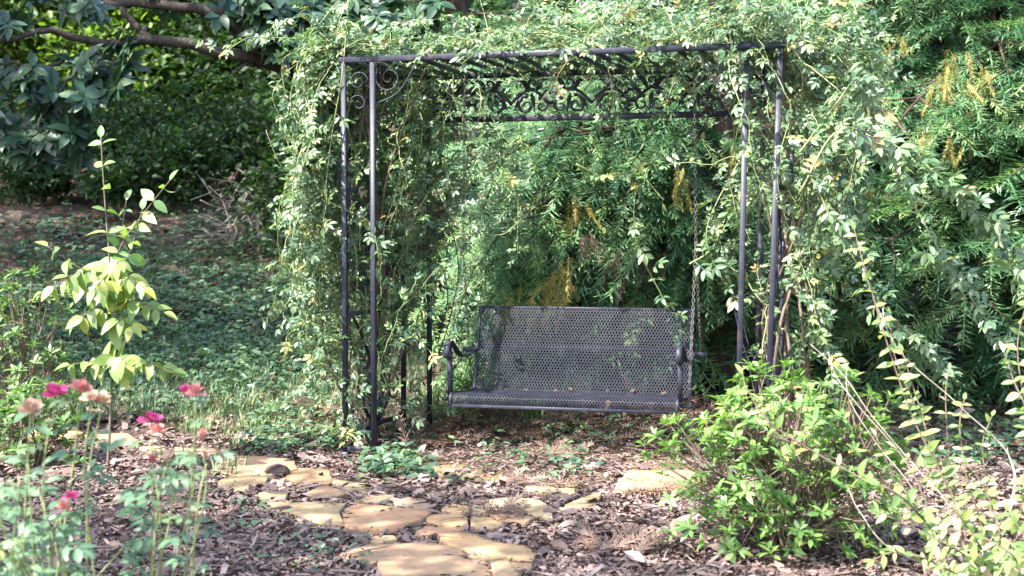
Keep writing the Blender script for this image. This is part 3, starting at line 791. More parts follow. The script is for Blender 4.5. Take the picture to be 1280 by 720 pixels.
# ------------------------------------------------------------------ fir trees
def bough_mesh(seed, yellow=0.0):
    """bough 1.6 m long along +y, drooping, flat sprays of needle twigs; returns wood, needle, yellow meshes"""
    g = np.random.default_rng(seed); wood = Bag(); nb = Bag()
    L = 1.6; n = 20; ax = np.array([(0.05 * math.sin(3 * u + seed), L * u, .18 * u - .42 * u * u + .1 * u ** 3) for u in np.linspace(0, 1, n)])
    wood.tube(ax, np.linspace(.022, .005, n), 5)
    P = []; D = []; Nn = []; S = []
    def spray(path, ln, k, lev):
        T = nrm(np.gradient(path, axis=0))
        for i in (np.linspace(1, len(path) - 2, k).astype(int) if k > 1 else [len(path) // 2]):
            for s in (-1, 1):
                u = i / len(path); sd = nrm(np.cross(T[i], ZV)) * s
                d = nrm(sd * .8 + T[i] * .75 + ZV * g.normal(-.08, .16)); l = ln * (1 - .6 * u) * g.uniform(.7, 1.2)
                q = np.array([path[i] + d * l * v - ZV * .16 * l * v * v for v in np.linspace(0, 1, 6)])
                if lev == 0:
                    wood.tube(q, np.linspace(.008, .003, 6), 4); spray(q, l * .62, 1 if g.random() < .6 else 2, 1)
                P.append(q[1] if lev == 0 else q[0]); D.append(q[-1] - q[0]); Nn.append(ZV + g.normal(0, .18, 3)); S.append(max(.26, l * (.9 if lev == 0 else 1.0)))
        P.append(path[-4]); D.append(path[-1] - path[-4]); Nn.append(ZV + g.normal(0, .2, 3)); S.append(max(.2, np.linalg.norm(path[-1] - path[-4]) * 1.5))
    spray(ax, .85, 6, 0)
    P = np.array(P); D = np.array(D); Nn = np.array(Nn); S = np.array(S)
    # twig length S, needle size nearly constant: scale across by a fixed width
    Mx = frames(D, Nn, 1.0); cs = np.stack([np.full(len(S), .56), S, np.full(len(S), .40)], 1); Mx = Mx * cs[:, None, :]
    tt = g.random(len(P)) * .75 + .25 * np.clip(P[:, 1] / L, 0, 1)
    for k in range(len(TWIG)): nb.inst(TWIG[k], P[k::5], Mx[k::5], tt[k::5])
    f = lambda b, nm_, mt: meshdata(nm_, np.concatenate(b.V), np.concatenate(b.F), M[mt], np.concatenate(b.T))
    return f(wood, 'bough', 'bark_red'), f(nb, 'needles', 'fir')
BOUGH = [bough_mesh(s) for s in range(7)]
YEL = []
for s in range(3):
    v, n_ = np.concatenate([BOUGH[s][1].vertices[0].co[:]]), None
def twig_cluster(seed, n=7, mat='fir_yellow'):
    g = np.random.default_rng(seed); b = Bag()
    P = np.column_stack([g.normal(0, .07, n), g.normal(0, .05, n), g.uniform(-.1, .1, n)]); D = np.column_stack([g.normal(0, .25, n), g.normal(0, .25, n), -np.ones(n)])
    S = g.uniform(.25, .45, n); Mx = frames(D, g.normal(0, 1, (n, 3)), 1.0) * np.stack([np.full(n, .32), S, np.full(n, .32)], 1)[:, None, :]
    for k in range(n): b.inst(TWIG[k % 5], P[k:k + 1], Mx[k:k + 1], g.random(1))
    return meshdata('yellow_twigs', np.concatenate(b.V), np.concatenate(b.F), M[mat], np.concatenate(b.T))
YEL = [twig_cluster(s) for s in range(4)]
BRN = [twig_cluster(s + 9, 8, 'fir_brown') for s in range(3)]

def fir(base, height, r, spec, label, yellow=(), brown=(), group='firs behind the arbor'):
    """spec: list of (z, azimuth deg (0 = +x, -90 = to the camera), length, tilt deg)"""
    x, y = base; z0 = float(terr(x, y)); rt = thing('fir_tree', (x, y, z0), label, 'fir tree', group)
    b = Bag(); n = 14
    zz = np.linspace(-.1, height, n); tr = np.column_stack([x + .05 * np.sin(zz * 1.1), y + .05 * np.cos(zz * .8), z0 + zz])
    b.tube(tr, np.linspace(r, r * .25, n) * (1 + .12 * np.exp(-np.clip(zz, 0, 9) * 3)), 12); b.build('trunk', 'bark_red', rt, smooth=True)
    for i, (z, az, ln, tilt) in enumerate(spec):
        if z < 2.8 and x < 2.2:      # keep clear of the swing and the arbor's rear posts
            while y + ln * math.sin(R(az)) - .42 * ln < 9.75 and math.sin(R(az)) < -.02: az += 4 if math.cos(R(az)) > 0 else -4
        w_, nd = BOUGH[rng.integers(len(BOUGH))]
        a = R(az); d = np.array([math.cos(a) * math.cos(R(tilt)), math.sin(a) * math.cos(R(tilt)), math.sin(R(tilt))])
        up = nrm(ZV * .75 + np.array([-.22, -.62, 0]) * (rng.uniform(.3, 1.1) if y < 12 else .15) + rng.normal(0, .18, 3)); Mx = frames(d[None], up[None], 1.0)[0] * (ln / 1.6)
        o = bpy.data.objects.new('bough', w_); link(o); o.parent = rt; o.matrix_local = mat4(Mx, (.05 * math.sin(z * 1.1), .05 * math.cos(z * .8), z))
        q = bpy.data.objects.new('needles', nd); link(q); q.parent = o
        q['kind'] = 'stuff'
    for lst, ms, nm_ in ((yellow, YEL, 'yellow_twigs'), (brown, BRN, 'brown_twigs')):
        for i, p in enumerate(lst):
            o = bpy.data.objects.new(nm_, ms[i % len(ms)]); link(o); o.parent = rt
            o.location = Vector(p[:3]) - rt.location; o.rotation_euler = (U(-.3, .3), U(-.3, .3), U(0, 6.28))
            o.scale = [p[3] if len(p) > 3 else 1] * 3
    return rt

def ring_spec(z0, z1, n, lmin, lmax, azlo=0, azhi=360, tilt=(-30, 2)):
    out = []
    for i in range(n):
        z = z0 + (z1 - z0) * (i + U(0, 1)) / n; k = 1 - .68 * min(1, max(0, (z - 1.2) / 4.6))
        out.append((z, U(azlo, azhi), U(lmin, lmax) * k, U(*tilt)))
    return out
pxY = lambda px, Y: (px - 640) / F * Y
yl = lambda L, Y: [(*at(px, py, Y + U(-.15, .15)), s) for px, py, s in L]
fir((pxY(893, 11.0), 11.0), 9, .20,
    ring_spec(.9, 2.6, 30, 1.5, 2.4, 170, 232) + ring_spec(.5, 1.5, 9, 1.2, 2.3, 176, 205) + ring_spec(2.6, 5.0, 9, 1.0, 1.7, 60, 200) + ring_spec(.8, 2.2, 6, .8, 1.3, -70, -15) + ring_spec(1, 3, 8, 1, 1.8, 20, 160),
    'fir with a bare red-brown trunk showing between the swing bench and the right arbor posts',
    yellow=yl([(700, 330, .8), (712, 345, .9), (690, 350, .7), (668, 375, .7), (855, 215, .7), (640, 375, .7), (722, 250, .6), (918, 190, .5), (795, 380, .6)], 10.2),
    brown=yl([(800, 325, .8), (770, 320, .7), (815, 318, .7), (740, 300, .6)], 10.3))
fir((pxY(1238, 11.6), 11.6), 9, .17,
    ring_spec(1.1, 5.5, 78, 2.0, 3.1, 165, 340) + ring_spec(1.2, 6, 14, 1.4, 2.4, -15, 150),
    'sunlit fir with drooping yellowing twigs beside the long arching rose canes',
    yellow=yl([(1155, 165, .55), (1188, 172, .55), (1213, 172, .45), (1195, 70, .6), (1230, 85, .5), (1125, 45, .4), (1172, 100, .5), (1210, 100, .5), (1105, 60, .4)], 10.0))
fir((pxY(1010, 13.6), 13.6), 9, .16, ring_spec(.8, 6, 52, 1.4, 2.4, 0, 360), 'shaded fir standing between the bare-trunked fir and the sunlit fir')
fir((pxY(745, 14.6), 14.6), 9, .16, ring_spec(.6, 4.2, 44, 1.6, 2.5, 0, 360), 'dark fir directly behind the middle of the swing bench')
fir((pxY(575, 13.2), 13.2), 9, .15, ring_spec(.6, 5.5, 44, 1.2, 2.0, 0, 360), 'dark fir behind the left end of the arbor roof')
fir((pxY(1420, 14), 14), 9, .16, ring_spec(.6, 5.5, 40, 1.4, 2.4, 0, 360), 'fir at the far side of the sunlit fir away from the arbor')

# ------------------------------------------------------------------ magnolia on the left
mg = thing('magnolia_tree', (pxY(470, 13.2), 13.2, float(terr(pxY(470, 13.2), 13.2))), 'old magnolia with long dark sideways limbs and glossy leaf whorls', 'magnolia')
def px_tube(b, pts, r0, r1, n=24, sides=8):
    q = smooth_path([at(*p) for p in pts], n); q[1:-1] += rng.normal(0, .012, q[1:-1].shape); b.tube(q, np.linspace(r0, r1, n), sides); return q
b = Bag(); b.tube(smooth_path([np.array(mg.location) - (0, 0, .1), np.array(mg.location) + (-.05, 0, 1.5), at(455, 140, 13.1), at(470, 20, 13.2), at(480, -200, 13.3)], 20), np.linspace(.24, .13, 20), 10); b.build('trunk', 'bark', mg, smooth=True)
tips = []
for pts, r0, r1 in (([(455, 150, 13.1), (400, 112, 12.8), (335, 78, 12.3), (262, 62, 12), (190, 50, 11.8), (120, 52, 11.6), (50, 38, 11.4), (-40, 60, 11.2)], .10, .022),
                    ([(190, 50, 11.8), (172, 34, 11.8), (150, 10, 11.9), (120, -20, 12)], .045, .03),
                    ([(460, 95, 13.1), (390, 70, 12.6), (300, 35, 12.2), (268, 14, 12), (200, 6, 11.9), (120, 2, 11.9), (20, -20, 11.8)], .10, .03),
                    ([(190, 50, 11.8), (110, 68, 11.7), (50, 82, 11.5), (-20, 74, 11.3)], .034, .012),
                    ([(335, 78, 12.3), (300, 85, 12.1), (298, 100, 12.1)], .025, .008),
                    ([(255, 62, 12), (254, 40, 12), (250, 10, 12)], .014, .008),
                    ([(120, 52, 11.6), (95, 90, 11.4), (60, 130, 11.3), (35, 190, 11.2)], .018, .007), ([(165, 52, 11.7), (135, 90, 11.5), (120, 130, 11.4)], .014, .006),
                    ([(400, 112, 12.8), (380, 60, 12.3), (370, 20, 12)], .03, .01), ([(470, 40, 13.2), (430, 10, 12.6), (390, -10, 12.2)], .05, .02)):
    b = Bag(); tips.append(px_tube(b, pts, r0 * .72, r1 * .8)); b.build('limb', 'bark', mg, smooth=True)
P = []; D = []; Nn = []; S = []
def mag_cluster(px, py, Y, spread, n):
    for i in range(n):
        c = at(px + U(-1, 1) * spread * 1.3, py + U(-1, 1) * spread, Y + U(-.3, .3)); a0 = U(0, 6.28)
        ax = nrm(np.array([U(-.5, .5), U(-.7, .1), U(.1, .8)]))
        for k in range(rng.integers(8, 12)):
            a = a0 + k * 2.4; e1 = nrm(np.cross(ax, [.2, .1, 1])); e2 = np.cross(ax, e1)
            d = e1 * math.cos(a) + e2 * math.sin(a) + ax * U(-.1, .5) - ZV * .25
            P.append(c + nrm(d) * .01); D.append(d); Nn.append(ax + rng.normal(0, .2, 3)); S.append(U(.13, .20))
for px, py, sp, n in ((25, 105, 22, 8), (60, 120, 22, 7), (85, 165, 20, 7), (70, 150, 16, 5), (40, 190, 16, 6), (20, 180, 14, 4), (110, 115, 18, 6), (145, 88, 16, 6), (105, 90, 14, 4), (130, 110, 14, 4), (15, 150, 20, 4), (150, 60, 12, 2), (95, 195, 12, 2),
                      (330, 45, 16, 5), (375, 30, 18, 8), (345, 10, 18, 7), (395, 20, 16, 7), (410, 55, 18, 7), (300, 5, 14, 4), (430, 20, 18, 7), (450, 5, 20, 7), (480, 15, 18, 6), (520, 12, 20, 6), (200, 0, 14, 5), (100, 10, 16, 5), (30, 12, 18, 6), (290, 18, 12, 2), (355, 60, 14, 3), (380, 85, 16, 3)):
    mag_cluster(px, py, 11.6 if px < 200 else 12.2, sp, n)
for k in range(56):      # crown above the frame
    mag_cluster(U(-560, 400), U(-380, -45), U(11.8, 16.5), 45, 6)
P = np.array(P); Mx = frames(np.array(D), np.array(Nn), np.array(S)); t = rng.random(len(P))
pieces('leaf', LEAF_OV, P[:290], Mx[:290], 'magnolia_o', mg)
b = Bag()
for k in range(3): b.inst(LEAF_OV[k], P[290:][k::3], Mx[290:][k::3], t[290:][k::3])
b.build('crown', 'magnolia', mg, kind='stuff')

# ------------------------------------------------------------------ background trees and shrubs
def clump_leaves(c, rad, nclump, per, size, up=.6, flat=1.0, seed=None):
    """leaves gathered in clumps over an ellipsoid's volume"""
    u = nrm(rng.normal(0, 1, (nclump, 3))); rr = rng.random(nclump) ** .45
    C = c + u * rr[:, None] * np.array(rad)
    P = np.repeat(C, per, 0) + rng.normal(0, 1, (nclump * per, 3)) * (np.array(rad) * .13 + .06) * np.array([1, 1, flat])
    D = rng.normal(0, 1, P.shape) * np.array([1, 1, .6]) + nrm(P - c) * .6; Nn = rng.normal(0, .5, P.shape) + np.array([0, 0, up])
    t = np.clip(np.repeat(rng.random(nclump), per) * .6 + rng.random(len(P)) * .4, 0, 1)
    return P, frames(D, Nn, size * rng.uniform(.65, 1.3, len(P))), t

def broadleaf(name, base, h, trunk_r, crowns, nclump, per, size, mat, label, cat, group=None, barkm='bark', lean=(0, 0), stems=1):
    x, y = base; z0 = float(terr(x, y)); rt = thing(name, (x, y, z0), label, cat, group)
    for s in range(stems):
        b = Bag(); dx, dy = (lean if stems == 1 else (U(-.35, .35) * h * .4, U(-.2, .2) * h * .3)); n = 10; q = np.linspace(0, 1, n)
        tr = np.column_stack([x + dx * q + .04 * h * .2 * np.sin(q * 5 + s), y + dy * q, z0 - .1 + h * q * .85])
        b.tube(tr, np.linspace(trunk_r, trunk_r * .3, n), 8)
        for c, rad in crowns[:]:
            for k in range(3):
                i = rng.integers(4, 8); e = np.array([x, y, z0]) + np.array(c) + rng.normal(0, .5, 3) * np.array(rad)
                b.tube(smooth_path([tr[i], (tr[i] + e) / 2 + rng.normal(0, .05 * h, 3), e], 8), np.linspace(trunk_r * .35, trunk_r * .08, 8), 5)
        b.build('trunk' if stems == 1 else 'stem', barkm, rt, smooth=True)
    b = Bag()
    for c, rad in crowns:
        P, Mx, t = clump_leaves(np.array([x, y, z0]) + np.array(c), rad, nclump, per, size); b.inst(LEAF_LOW, P, Mx, t)
    b.build('crown', mat, rt, kind='stuff'); return rt

# dark evergreen shrubs on the slope behind the lawn
GS = 'shrubs at the foot of the wood'
for px, Y, rx, rz, h, lab in ((215, 21.0, 1.2, .75, 1.6, 'dark rounded evergreen shrub right behind the brush pile'), (300, 21.5, 1.3, .9, 1.9, 'dark shrub between the brush pile and the rose-covered arbor end'), (140, 21.5, 1.1, .65, 1.4, 'dark shrub behind the tall top shoot of the sapling'),
                           (70, 20.5, .8, .4, 1.0, 'low many-stemmed shrub under the glossy magnolia whorls'), (-20, 21.5, 1.3, .7, 1.4, 'dark shrub under the end of the magnolia limb'), (390, 16.5, 1.0, 1.1, 2.2, 'dark shrub hidden behind the left rose mass'),
                           (480, 17, 1.2, 1.4, 2.6, 'dark shrub seen through the left end panel of the arbor'), (205, 19.6, .55, .5, 1.1, 'small soft fern-green shrub on the dark slope')):
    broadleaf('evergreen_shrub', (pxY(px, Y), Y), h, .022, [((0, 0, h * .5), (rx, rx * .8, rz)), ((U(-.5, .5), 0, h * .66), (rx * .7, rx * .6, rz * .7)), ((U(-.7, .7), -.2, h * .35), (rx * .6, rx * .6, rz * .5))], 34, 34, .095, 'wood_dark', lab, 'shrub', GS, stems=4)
# taller trees of the wood
GT = 'trees of the wood behind the garden'
for i, (px, Y, h, rad, cz, lab, mt, r) in enumerate((
        (60, 27, 9, 2.4, 5.0, 'light green tree behind the magnolia limb end', 'wood_far', .12), (235, 27, 9, 2.2, 5.6, 'light green tree with thin pale trunk behind the fork of the magnolia limb', 'wood_far', .10),
        (-90, 25, 9, 2.4, 4.6, 'light green tree at the open side of the magnolia', 'wood_far', .14), (400, 24, 9, 2.2, 4.8, 'tree behind the magnolia trunk and rose-covered arbor corner', 'wood_dark', .14),
        (150, 25, 7, 1.4, 3.8, 'slim light green tree above the dark shrubs', 'wood_far', .07), (330, 25, 7, 1.6, 3.4, 'slim shaded tree above the shrub beside the brush pile', 'wood_dark', .08),
        (790, 24, 9, 2.4, 4.8, 'yellow green tree seen above the middle of the arbor roof', 'wood_far', .15), (560, 24, 9, 2.2, 4.8, 'tree behind the dark fir at the left roof corner', 'wood_dark', .15),
        (950, 23, 9, 2.4, 4.6, 'tree behind the shaded fir', 'wood_dark', .15), (1150, 22, 9, 2.4, 4.2, 'tree behind the sunlit fir', 'wood_dark', .15), (1330, 21, 9, 2.4, 4.2, 'tree behind the outermost fir', 'wood_dark', .15))):
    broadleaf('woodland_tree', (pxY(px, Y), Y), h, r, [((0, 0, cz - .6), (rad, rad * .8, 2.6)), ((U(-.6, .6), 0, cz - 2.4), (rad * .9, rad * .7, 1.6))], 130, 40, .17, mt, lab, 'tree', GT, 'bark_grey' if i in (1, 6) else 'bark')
# leaning grey trunk seen above the roof
tr = thing('dead_tree', (pxY(690, 15.8), 15.8, float(terr(pxY(690, 15.8), 15.8))), 'old leaning grey trunk with a low fork above the arbor roof', 'tree')
b = Bag(); b.tube(smooth_path([np.array(tr.location) - (0, 0, .1), at(690, 160, 15.8), at(672, 50, 15.8), at(655, -10, 15.8), at(640, -200, 15.8)], 20), np.linspace(.2, .13, 20), 9); b.build('trunk', 'bark_grey', tr, smooth=True)
b = Bag(); b.tube(smooth_path([at(678, 60, 15.75), at(668, 25, 15.6), at(690, 18, 15.5), at(672, 2, 15.4)], 14), .05, 7); b.build('limb', 'bark_grey', tr, smooth=True)
b = Bag(); b.tube(smooth_path([at(700, 60, 15.2), at(760, 25, 15), at(790, 10, 15), at(800, -20, 15)], 14), .02, 6); b.build('limb', 'bark_grey', tr, smooth=True)
# the far wood
b = Bag()
P, Mx, t = clump_leaves(np.array([0, 33, 6.0]), (24, 3.0, 7.5), 1500, 38, .32); b.inst(LEAF_LOW, P, Mx, t)
P, Mx, t = clump_leaves(np.array([0, 37, 9.0]), (28, 2.5, 8.5), 900, 38, .40); b.inst(LEAF_LOW, P, Mx, t)
b.build('distant_wood', 'wood_far', label='distant green wood closing off the view behind all the trees', category='wood', kind='stuff')
# trees outside the picture, towards the sun: their crowns shade the slope and part of the foreground
for base, cz, rad, nc, lab in (((-7.4, 9.9), 6.2, (2.8, 2.4, 2.2), 120, 'tall tree outside the view that shades the slope'), ((-9.0, 14.6), 6.6, (3.2, 3.0, 2.4), 130, 'tall tree outside the view behind the lawn'), ((-8.4, 18.6), 6.0, (3.0, 2.6, 1.9), 130, 'tall tree outside the view at the foot of the wood'),
                               ((-6.0, 2.1), 6.3, (2.5, 1.8, 1.4), 80, 'thin-crowned tree outside the view beside the rose bush')):
    broadleaf('shade_tree', base, 7, .16, [((0, 0, cz), rad)], nc, 34, .2, 'wood_far', lab, 'tree', 'trees shading the garden')

# ------------------------------------------------------------------ brush pile
bpo = gnd(290, 302); pile = thing('brush_pile', bpo, 'tangled heap of dead grey twigs on the slope beside the rose-covered arbor end', 'brush pile')
for k in range(46):
    b = Bag(); a = at(U(268, 325), U(238, 302), bpo[1] + U(-.5, .5)); d = nrm(rng.normal(0, 1, 3) * np.array([1, .5, .7]))
    ln = U(.3, .9); q = smooth_path([a - d * ln * .5, a + rng.normal(0, .06, 3), a + d * ln * .5 + rng.normal(0, .1, 3)], 9)
    q[:, 2] = np.maximum(q[:, 2], terr(q[:, 0], q[:, 1]) + .01); b.tube(q, np.linspace(.012, .003, 9) * U(.6, 1.2), 5); b.build('twig', 'twig', pile)
for pts in ([(338, 262), (315, 265), (290, 270), (262, 300)], [(310, 240), (295, 275), (280, 302)], [(330, 205), (300, 230), (285, 262)]):
    b = Bag(); b.tube(smooth_path([at(x, y, bpo[1] - .3) for x, y in pts], 14), np.linspace(.016, .006, 14), 6); b.build('twig', 'twig', pile)

# ------------------------------------------------------------------ azaleas
def azalea(base, w_, h, ntips, leafl, mat, mato, label, npieces=300, sparse=0.0, nst=14):
    x, y = base; z0 = float(terr(x, y)); rt = thing('azalea_bush', (x, y, z0), label, 'azalea')
    o3 = np.array([x, y, z0]); sb = Bag(); P = []; D = []; Nn = []; S = []
    hubs = []; ph = U(0, 6)
    for k in range(nst):
        a = k * 2.4 + U(-.3, .3); rr = w_ * .5 * U(.2, .75); e = o3 + np.array([math.cos(a) * rr, math.sin(a) * rr, h * U(.35, .75)])
        q = smooth_path([o3 + (math.cos(a) * .03, math.sin(a) * .03, -.03), o3 + (e - o3) * np.array([.35, .35, .45]) + rng.normal(0, .02, 3), e], 9)
        sb.tube(q, np.linspace(.008, .004, 9), 5); hubs.append(q)
    for i in range(ntips):
        zt = U(.05, 1) ** .85; a = U(0, 6.28); prof = math.sqrt(max(0, 1 - ((zt - .46) / .60) ** 2))
        lump = 1 + .20 * math.sin(3 * a + zt * 6 + ph) + .14 * math.sin(5 * a - zt * 9 + 2 * ph)
        rr = w_ * .5 * prof * lump * (U(.75, 1.02) if rng.random() > .35 else U(.25, .75))
        tip = o3 + np.array([math.cos(a) * rr, math.sin(a) * rr * .92, h * zt * (1 + .14 * math.sin(4 * a + ph))])
        if tip[2] < z0 + .05: tip[2] = z0 + .05 + U(0, .1)
        hq = hubs[int(np.argmin([np.linalg.norm(q[-1] - tip) + U(0, .1) for q in hubs]))]; j = hq[rng.integers(4, 9)]
        sb.tube(smooth_path([j, (j + tip) / 2 + rng.normal(0, .015, 3) - ZV * .02, tip], 6), np.linspace(.004, .002, 6), 4)
        ax = nrm((tip - o3 - (0, 0, h * .2)) * .8 + ZV * .35 + rng.normal(0, .15, 3)); e1 = nrm(np.cross(ax, [.3, .2, 1])); e2 = np.cross(ax, e1); a0 = U(0, 6.28)
        for k in range(rng.integers(8, 13)):
            a = a0 + k * 2.4; lift = U(-.1, .9) if k < 8 else U(.8, 1.6)
            d = e1 * math.cos(a) + e2 * math.sin(a) + ax * lift
            P.append(tip - ax * U(0, .035)); D.append(d); Nn.append(ax * 1.2 - nrm(d) * .3 + rng.normal(0, .15, 3)); S.append(leafl * U(.65, 1.15) * (.75 if k >= 8 else 1))
    sb.build('stem', 'stem', rt, kind='stuff')
    P = np.array(P); Mx = frames(np.array(D), np.array(Nn), np.array(S)); t = rng.random(len(P))
    order = np.argsort(P[:, 1] + rng.normal(0, .1, len(P))); sel, rest = order[:npieces], order[npieces:]
    pieces('leaf', [leaf(.34, .12, c, .58, 4) for c in (.05, .18, .3)], P[sel], Mx[sel], mato, rt)
    if len(rest):
        b = Bag(); b.inst(leaf(.34, .12, .15, .58, 3), P[rest], Mx[rest], t[rest]); b.build('foliage', mat, rt, kind='stuff')
    return rt
pb = gnd(985, 690); azalea(pb[:2], .98, .72, 400, .060, 'azalea', 'azalea_o', 'bright green azalea in front of the foot of the right arbor post')
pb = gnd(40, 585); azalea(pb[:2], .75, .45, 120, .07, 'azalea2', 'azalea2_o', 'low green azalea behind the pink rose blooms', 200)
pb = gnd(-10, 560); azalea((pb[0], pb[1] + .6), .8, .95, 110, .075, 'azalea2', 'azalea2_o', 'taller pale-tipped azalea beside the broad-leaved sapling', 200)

# ------------------------------------------------------------------ broad-leaved sapling
sb_ = gnd(134, 588); SY = sb_[1]
sap = thing('sapling', sb_, 'slim sapling with yellow-green drooping leaves and a tall upright shoot beside the stone path', 'sapling')
def leafy(root, pts, r0, r1, stemmat, mat, gap, size, tpls, droop=.5, start=.1, jit=.0, both=True, stemname='branch', facing=0.5):
    q = smooth_path(pts, 30); b = Bag(); b.tube(q, np.linspace(r0, r1, 30), 6); b.build(stemname, stemmat, root, smooth=True)
    if not gap: return q
    L = np.concatenate([[0], np.cumsum(np.linalg.norm(np.diff(q, axis=0), axis=1))]); P = []; D = []; Nn = []; S = []; k = 0
    for s in np.arange(L[-1] * start, L[-1] + 1e-4, gap):
        p = np.array([np.interp(s, L, q[:, c]) for c in range(3)]); i = min(28, int(np.searchsorted(L, s))); T = nrm(q[i + 1] - q[i])
        e = nrm(np.cross(T, [0, -1, .2])); e2 = np.cross(T, e); a = k * 1.57 + U(-.4, .4); k += 1
        for sg in ((1, -1) if both else (1,)):
            d = sg * (e * math.cos(a * .5) + e2 * math.sin(a * .5)) * U(.7, 1.1) + T * U(.1, .5) - ZV * droop * U(.5, 1.4)
            n = ZV * .7 + np.array([-.3, -facing, 0]) + rng.normal(0, .3, 3)
            P.append(p); D.append(d); Nn.append(n); S.append(size * U(.65, 1.2) * (1 - .35 * s / L[-1]))
    d = T + rng.normal(0, .1, 3); P.append(q[-1]); D.append(d); Nn.append(ZV + (0, -.5, 0)); S.append(size * .6)
    pieces('leaf', tpls, np.array(P), frames(np.array(D), np.array(Nn), np.array(S)), mat, root)
    return q
SP = lambda L: [at(x, y, SY + dy) for x, y, dy in L]
leafy(sap, [sb_ - ZV * .02] + SP([(138, 520, 0), (140, 440, 0), (137, 330, 0), (131, 250, 0), (126, 172, 0)]), .009, .003, 'stem', 'sapling_top', 0, 0, None, stemname='stem')
leafy(sap, SP([(137, 330, 0), (131, 250, 0), (126, 172, 0)]), .004, .003, 'stem_green', 'sapling_top', .125, .13, LEAF_BIG, .15, .25)
for pts, mat, gap, dr in (([(139, 340, 0), (155, 300, -.05), (185, 260, -.05), (212, 226, -.05)], 'sapling_top', .11, .3), ([(139, 345, 0), (150, 300, .05), (158, 250, .1)], 'sapling_top', .12, .3), ([(140, 350, 0), (160, 320, -.1), (178, 262, -.1)], 'sapling_top', .12, .4),
                          ([(138, 350, 0), (100, 335, -.05), (60, 308, -.05)], 'sapling_top', .11, .5), ([(138, 360, 0), (90, 350, -.1), (52, 365, -.1)], 'sapling', .10, .8),
                          ([(138, 365, 0), (115, 340, -.2), (85, 345, -.3)], 'sapling', .07, 1.1), ([(139, 365, 0), (160, 345, -.2), (180, 360, -.3)], 'sapling', .07, 1.1), ([(139, 370, 0), (130, 350, -.3), (118, 362, -.4)], 'sapling', .07, 1.2),
                          ([(140, 385, 0), (165, 375, -.1), (205, 390, -.15)], 'sapling', .08, .9), ([(139, 395, 0), (120, 385, -.15), (98, 400, -.2)], 'sapling', .08, 1.0), ([(139, 372, 0), (145, 350, .2), (160, 362, .3)], 'sapling', .07, 1.1),
                          ([(140, 405, 0), (150, 398, -.2), (165, 408, -.25)], 'sapling', .08, .9), ([(139, 345, 0), (143, 325, -.15), (150, 330, -.25)], 'sapling', .07, 1.2),
                          ([(140, 460, 0), (115, 452, -.1), (88, 456, -.15)], 'sapling', .075, .6), ([(140, 458, 0), (165, 450, -.1), (215, 462, -.15)], 'sapling', .085, .6), ([(140, 455, 0), (150, 446, -.2), (160, 455, -.3)], 'sapling', .07, .7)):
    leafy(sap, SP(pts), .004, .002, 'stem', mat, gap * .82, .152 if mat == 'sapling' else .135, LEAF_BIG, dr, .2, both=True, facing=.8)

# ------------------------------------------------------------------ rose bush in the foreground
rb0 = np.array([pxY(60, 3.9), 3.9, float(terr(-1.3, 3.9))])
rb = thing('rose_bush', rb0, 'blue-green garden rose with pink and withered blooms', 'rose bush')
def bloom(pos, size, mat, n=22, up=(0, -.3, 1), bud=False):
    b = Bag(); up = nrm(up); e1 = nrm(np.cross(up, [1, .2, .1])); e2 = np.cross(up, e1); P = []; D = []; Nn = []; S = []
    for k in range(n):
        f = k / n; a = k * 2.4; op = (.2 + 1.75 * f ** 1.2 + rng.normal(0, .2)) if not bud else (.1 + .35 * f)
        out = e1 * math.cos(a) + e2 * math.sin(a); d = out * math.sin(op) + up * math.cos(op)
        P.append(pos + out * size * .12 * f); D.append(d); Nn.append(up * math.sin(op) - out * math.cos(op) + rng.normal(0, .2, 3)); S.append(size * (.6 + .4 * f) * U(.8, 1.15))
    b.inst(leaf(.80, .25, -.35, .62, 4), np.array(P), frames(np.array(D), np.array(Nn), np.array(S)), rng.random(n))
    return b.build('bloom', mat, rb)
blooms = [((70, 494), 3.9, .042, 'pink', 0), ((101, 488), 4.0, .040, 'coral', 0), ((114, 500), 3.85, .034, 'tan', 0), ((127, 501), 3.85, .030, 'tan', 0), ((38, 513), 3.8, .038, 'tan', 0), ((232, 490), 4.1, .026, 'pink', 0), ((245, 492), 4.05, .034, 'coral', 0),
          ((190, 526), 4.0, .034, 'pink', 0), ((196, 540), 3.95, .032, 'coral', 0), ((254, 550), 3.9, .030, 'coral', 1), ((207, 577), 3.8, .026, 'tan', 1), ((191, 580), 3.85, .026, 'coral', 1), ((258, 572), 3.8, .018, 'coral', 1), ((88, 622), 3.7, .022, 'pink', 0), ((80, 634), 3.7, .02, 'coral', 0)]
cs = {}
for (px, py), Y, s, mt, bud in blooms:
    p = at(px, py, Y); bloom(p, s, mt, 22 if not bud else 14, (U(-.3, .3), U(-.6, -.2), 1), bool(bud))
    g0 = rb0 + np.array([U(-.15, .15) + (p[0] - rb0[0]) * .5, U(-.1, .1), -.02])
    mid = at(px + U(-18, 18), (py + 740) / 2, Y); q = smooth_path([g0, mid, p - ZV * .015], 26)
    b = Bag(); b.tube(q, np.linspace(.0036, .0018, 26), 6); b.build('cane', 'cane', rb, smooth=True)
    P = []; D = []; Nn = []; S = []
    for i in range(4, 25, 2):
        if proj(q[i])[1] > 760 or rng.random() < .45: continue
        a = U(0, 6.28); P.append(q[i]); D.append((math.cos(a), math.sin(a) * .7, U(-.1, .35))); Nn.append((U(-.3, .3), -.35, 1)); S.append(U(.075, .125))
    if P: pieces('leaf', ROSE[:4], np.array(P), frames(np.array(D), np.array(Nn), np.array(S)), 'rosebush', rb)
P = []; D = []; Nn = []; S = []
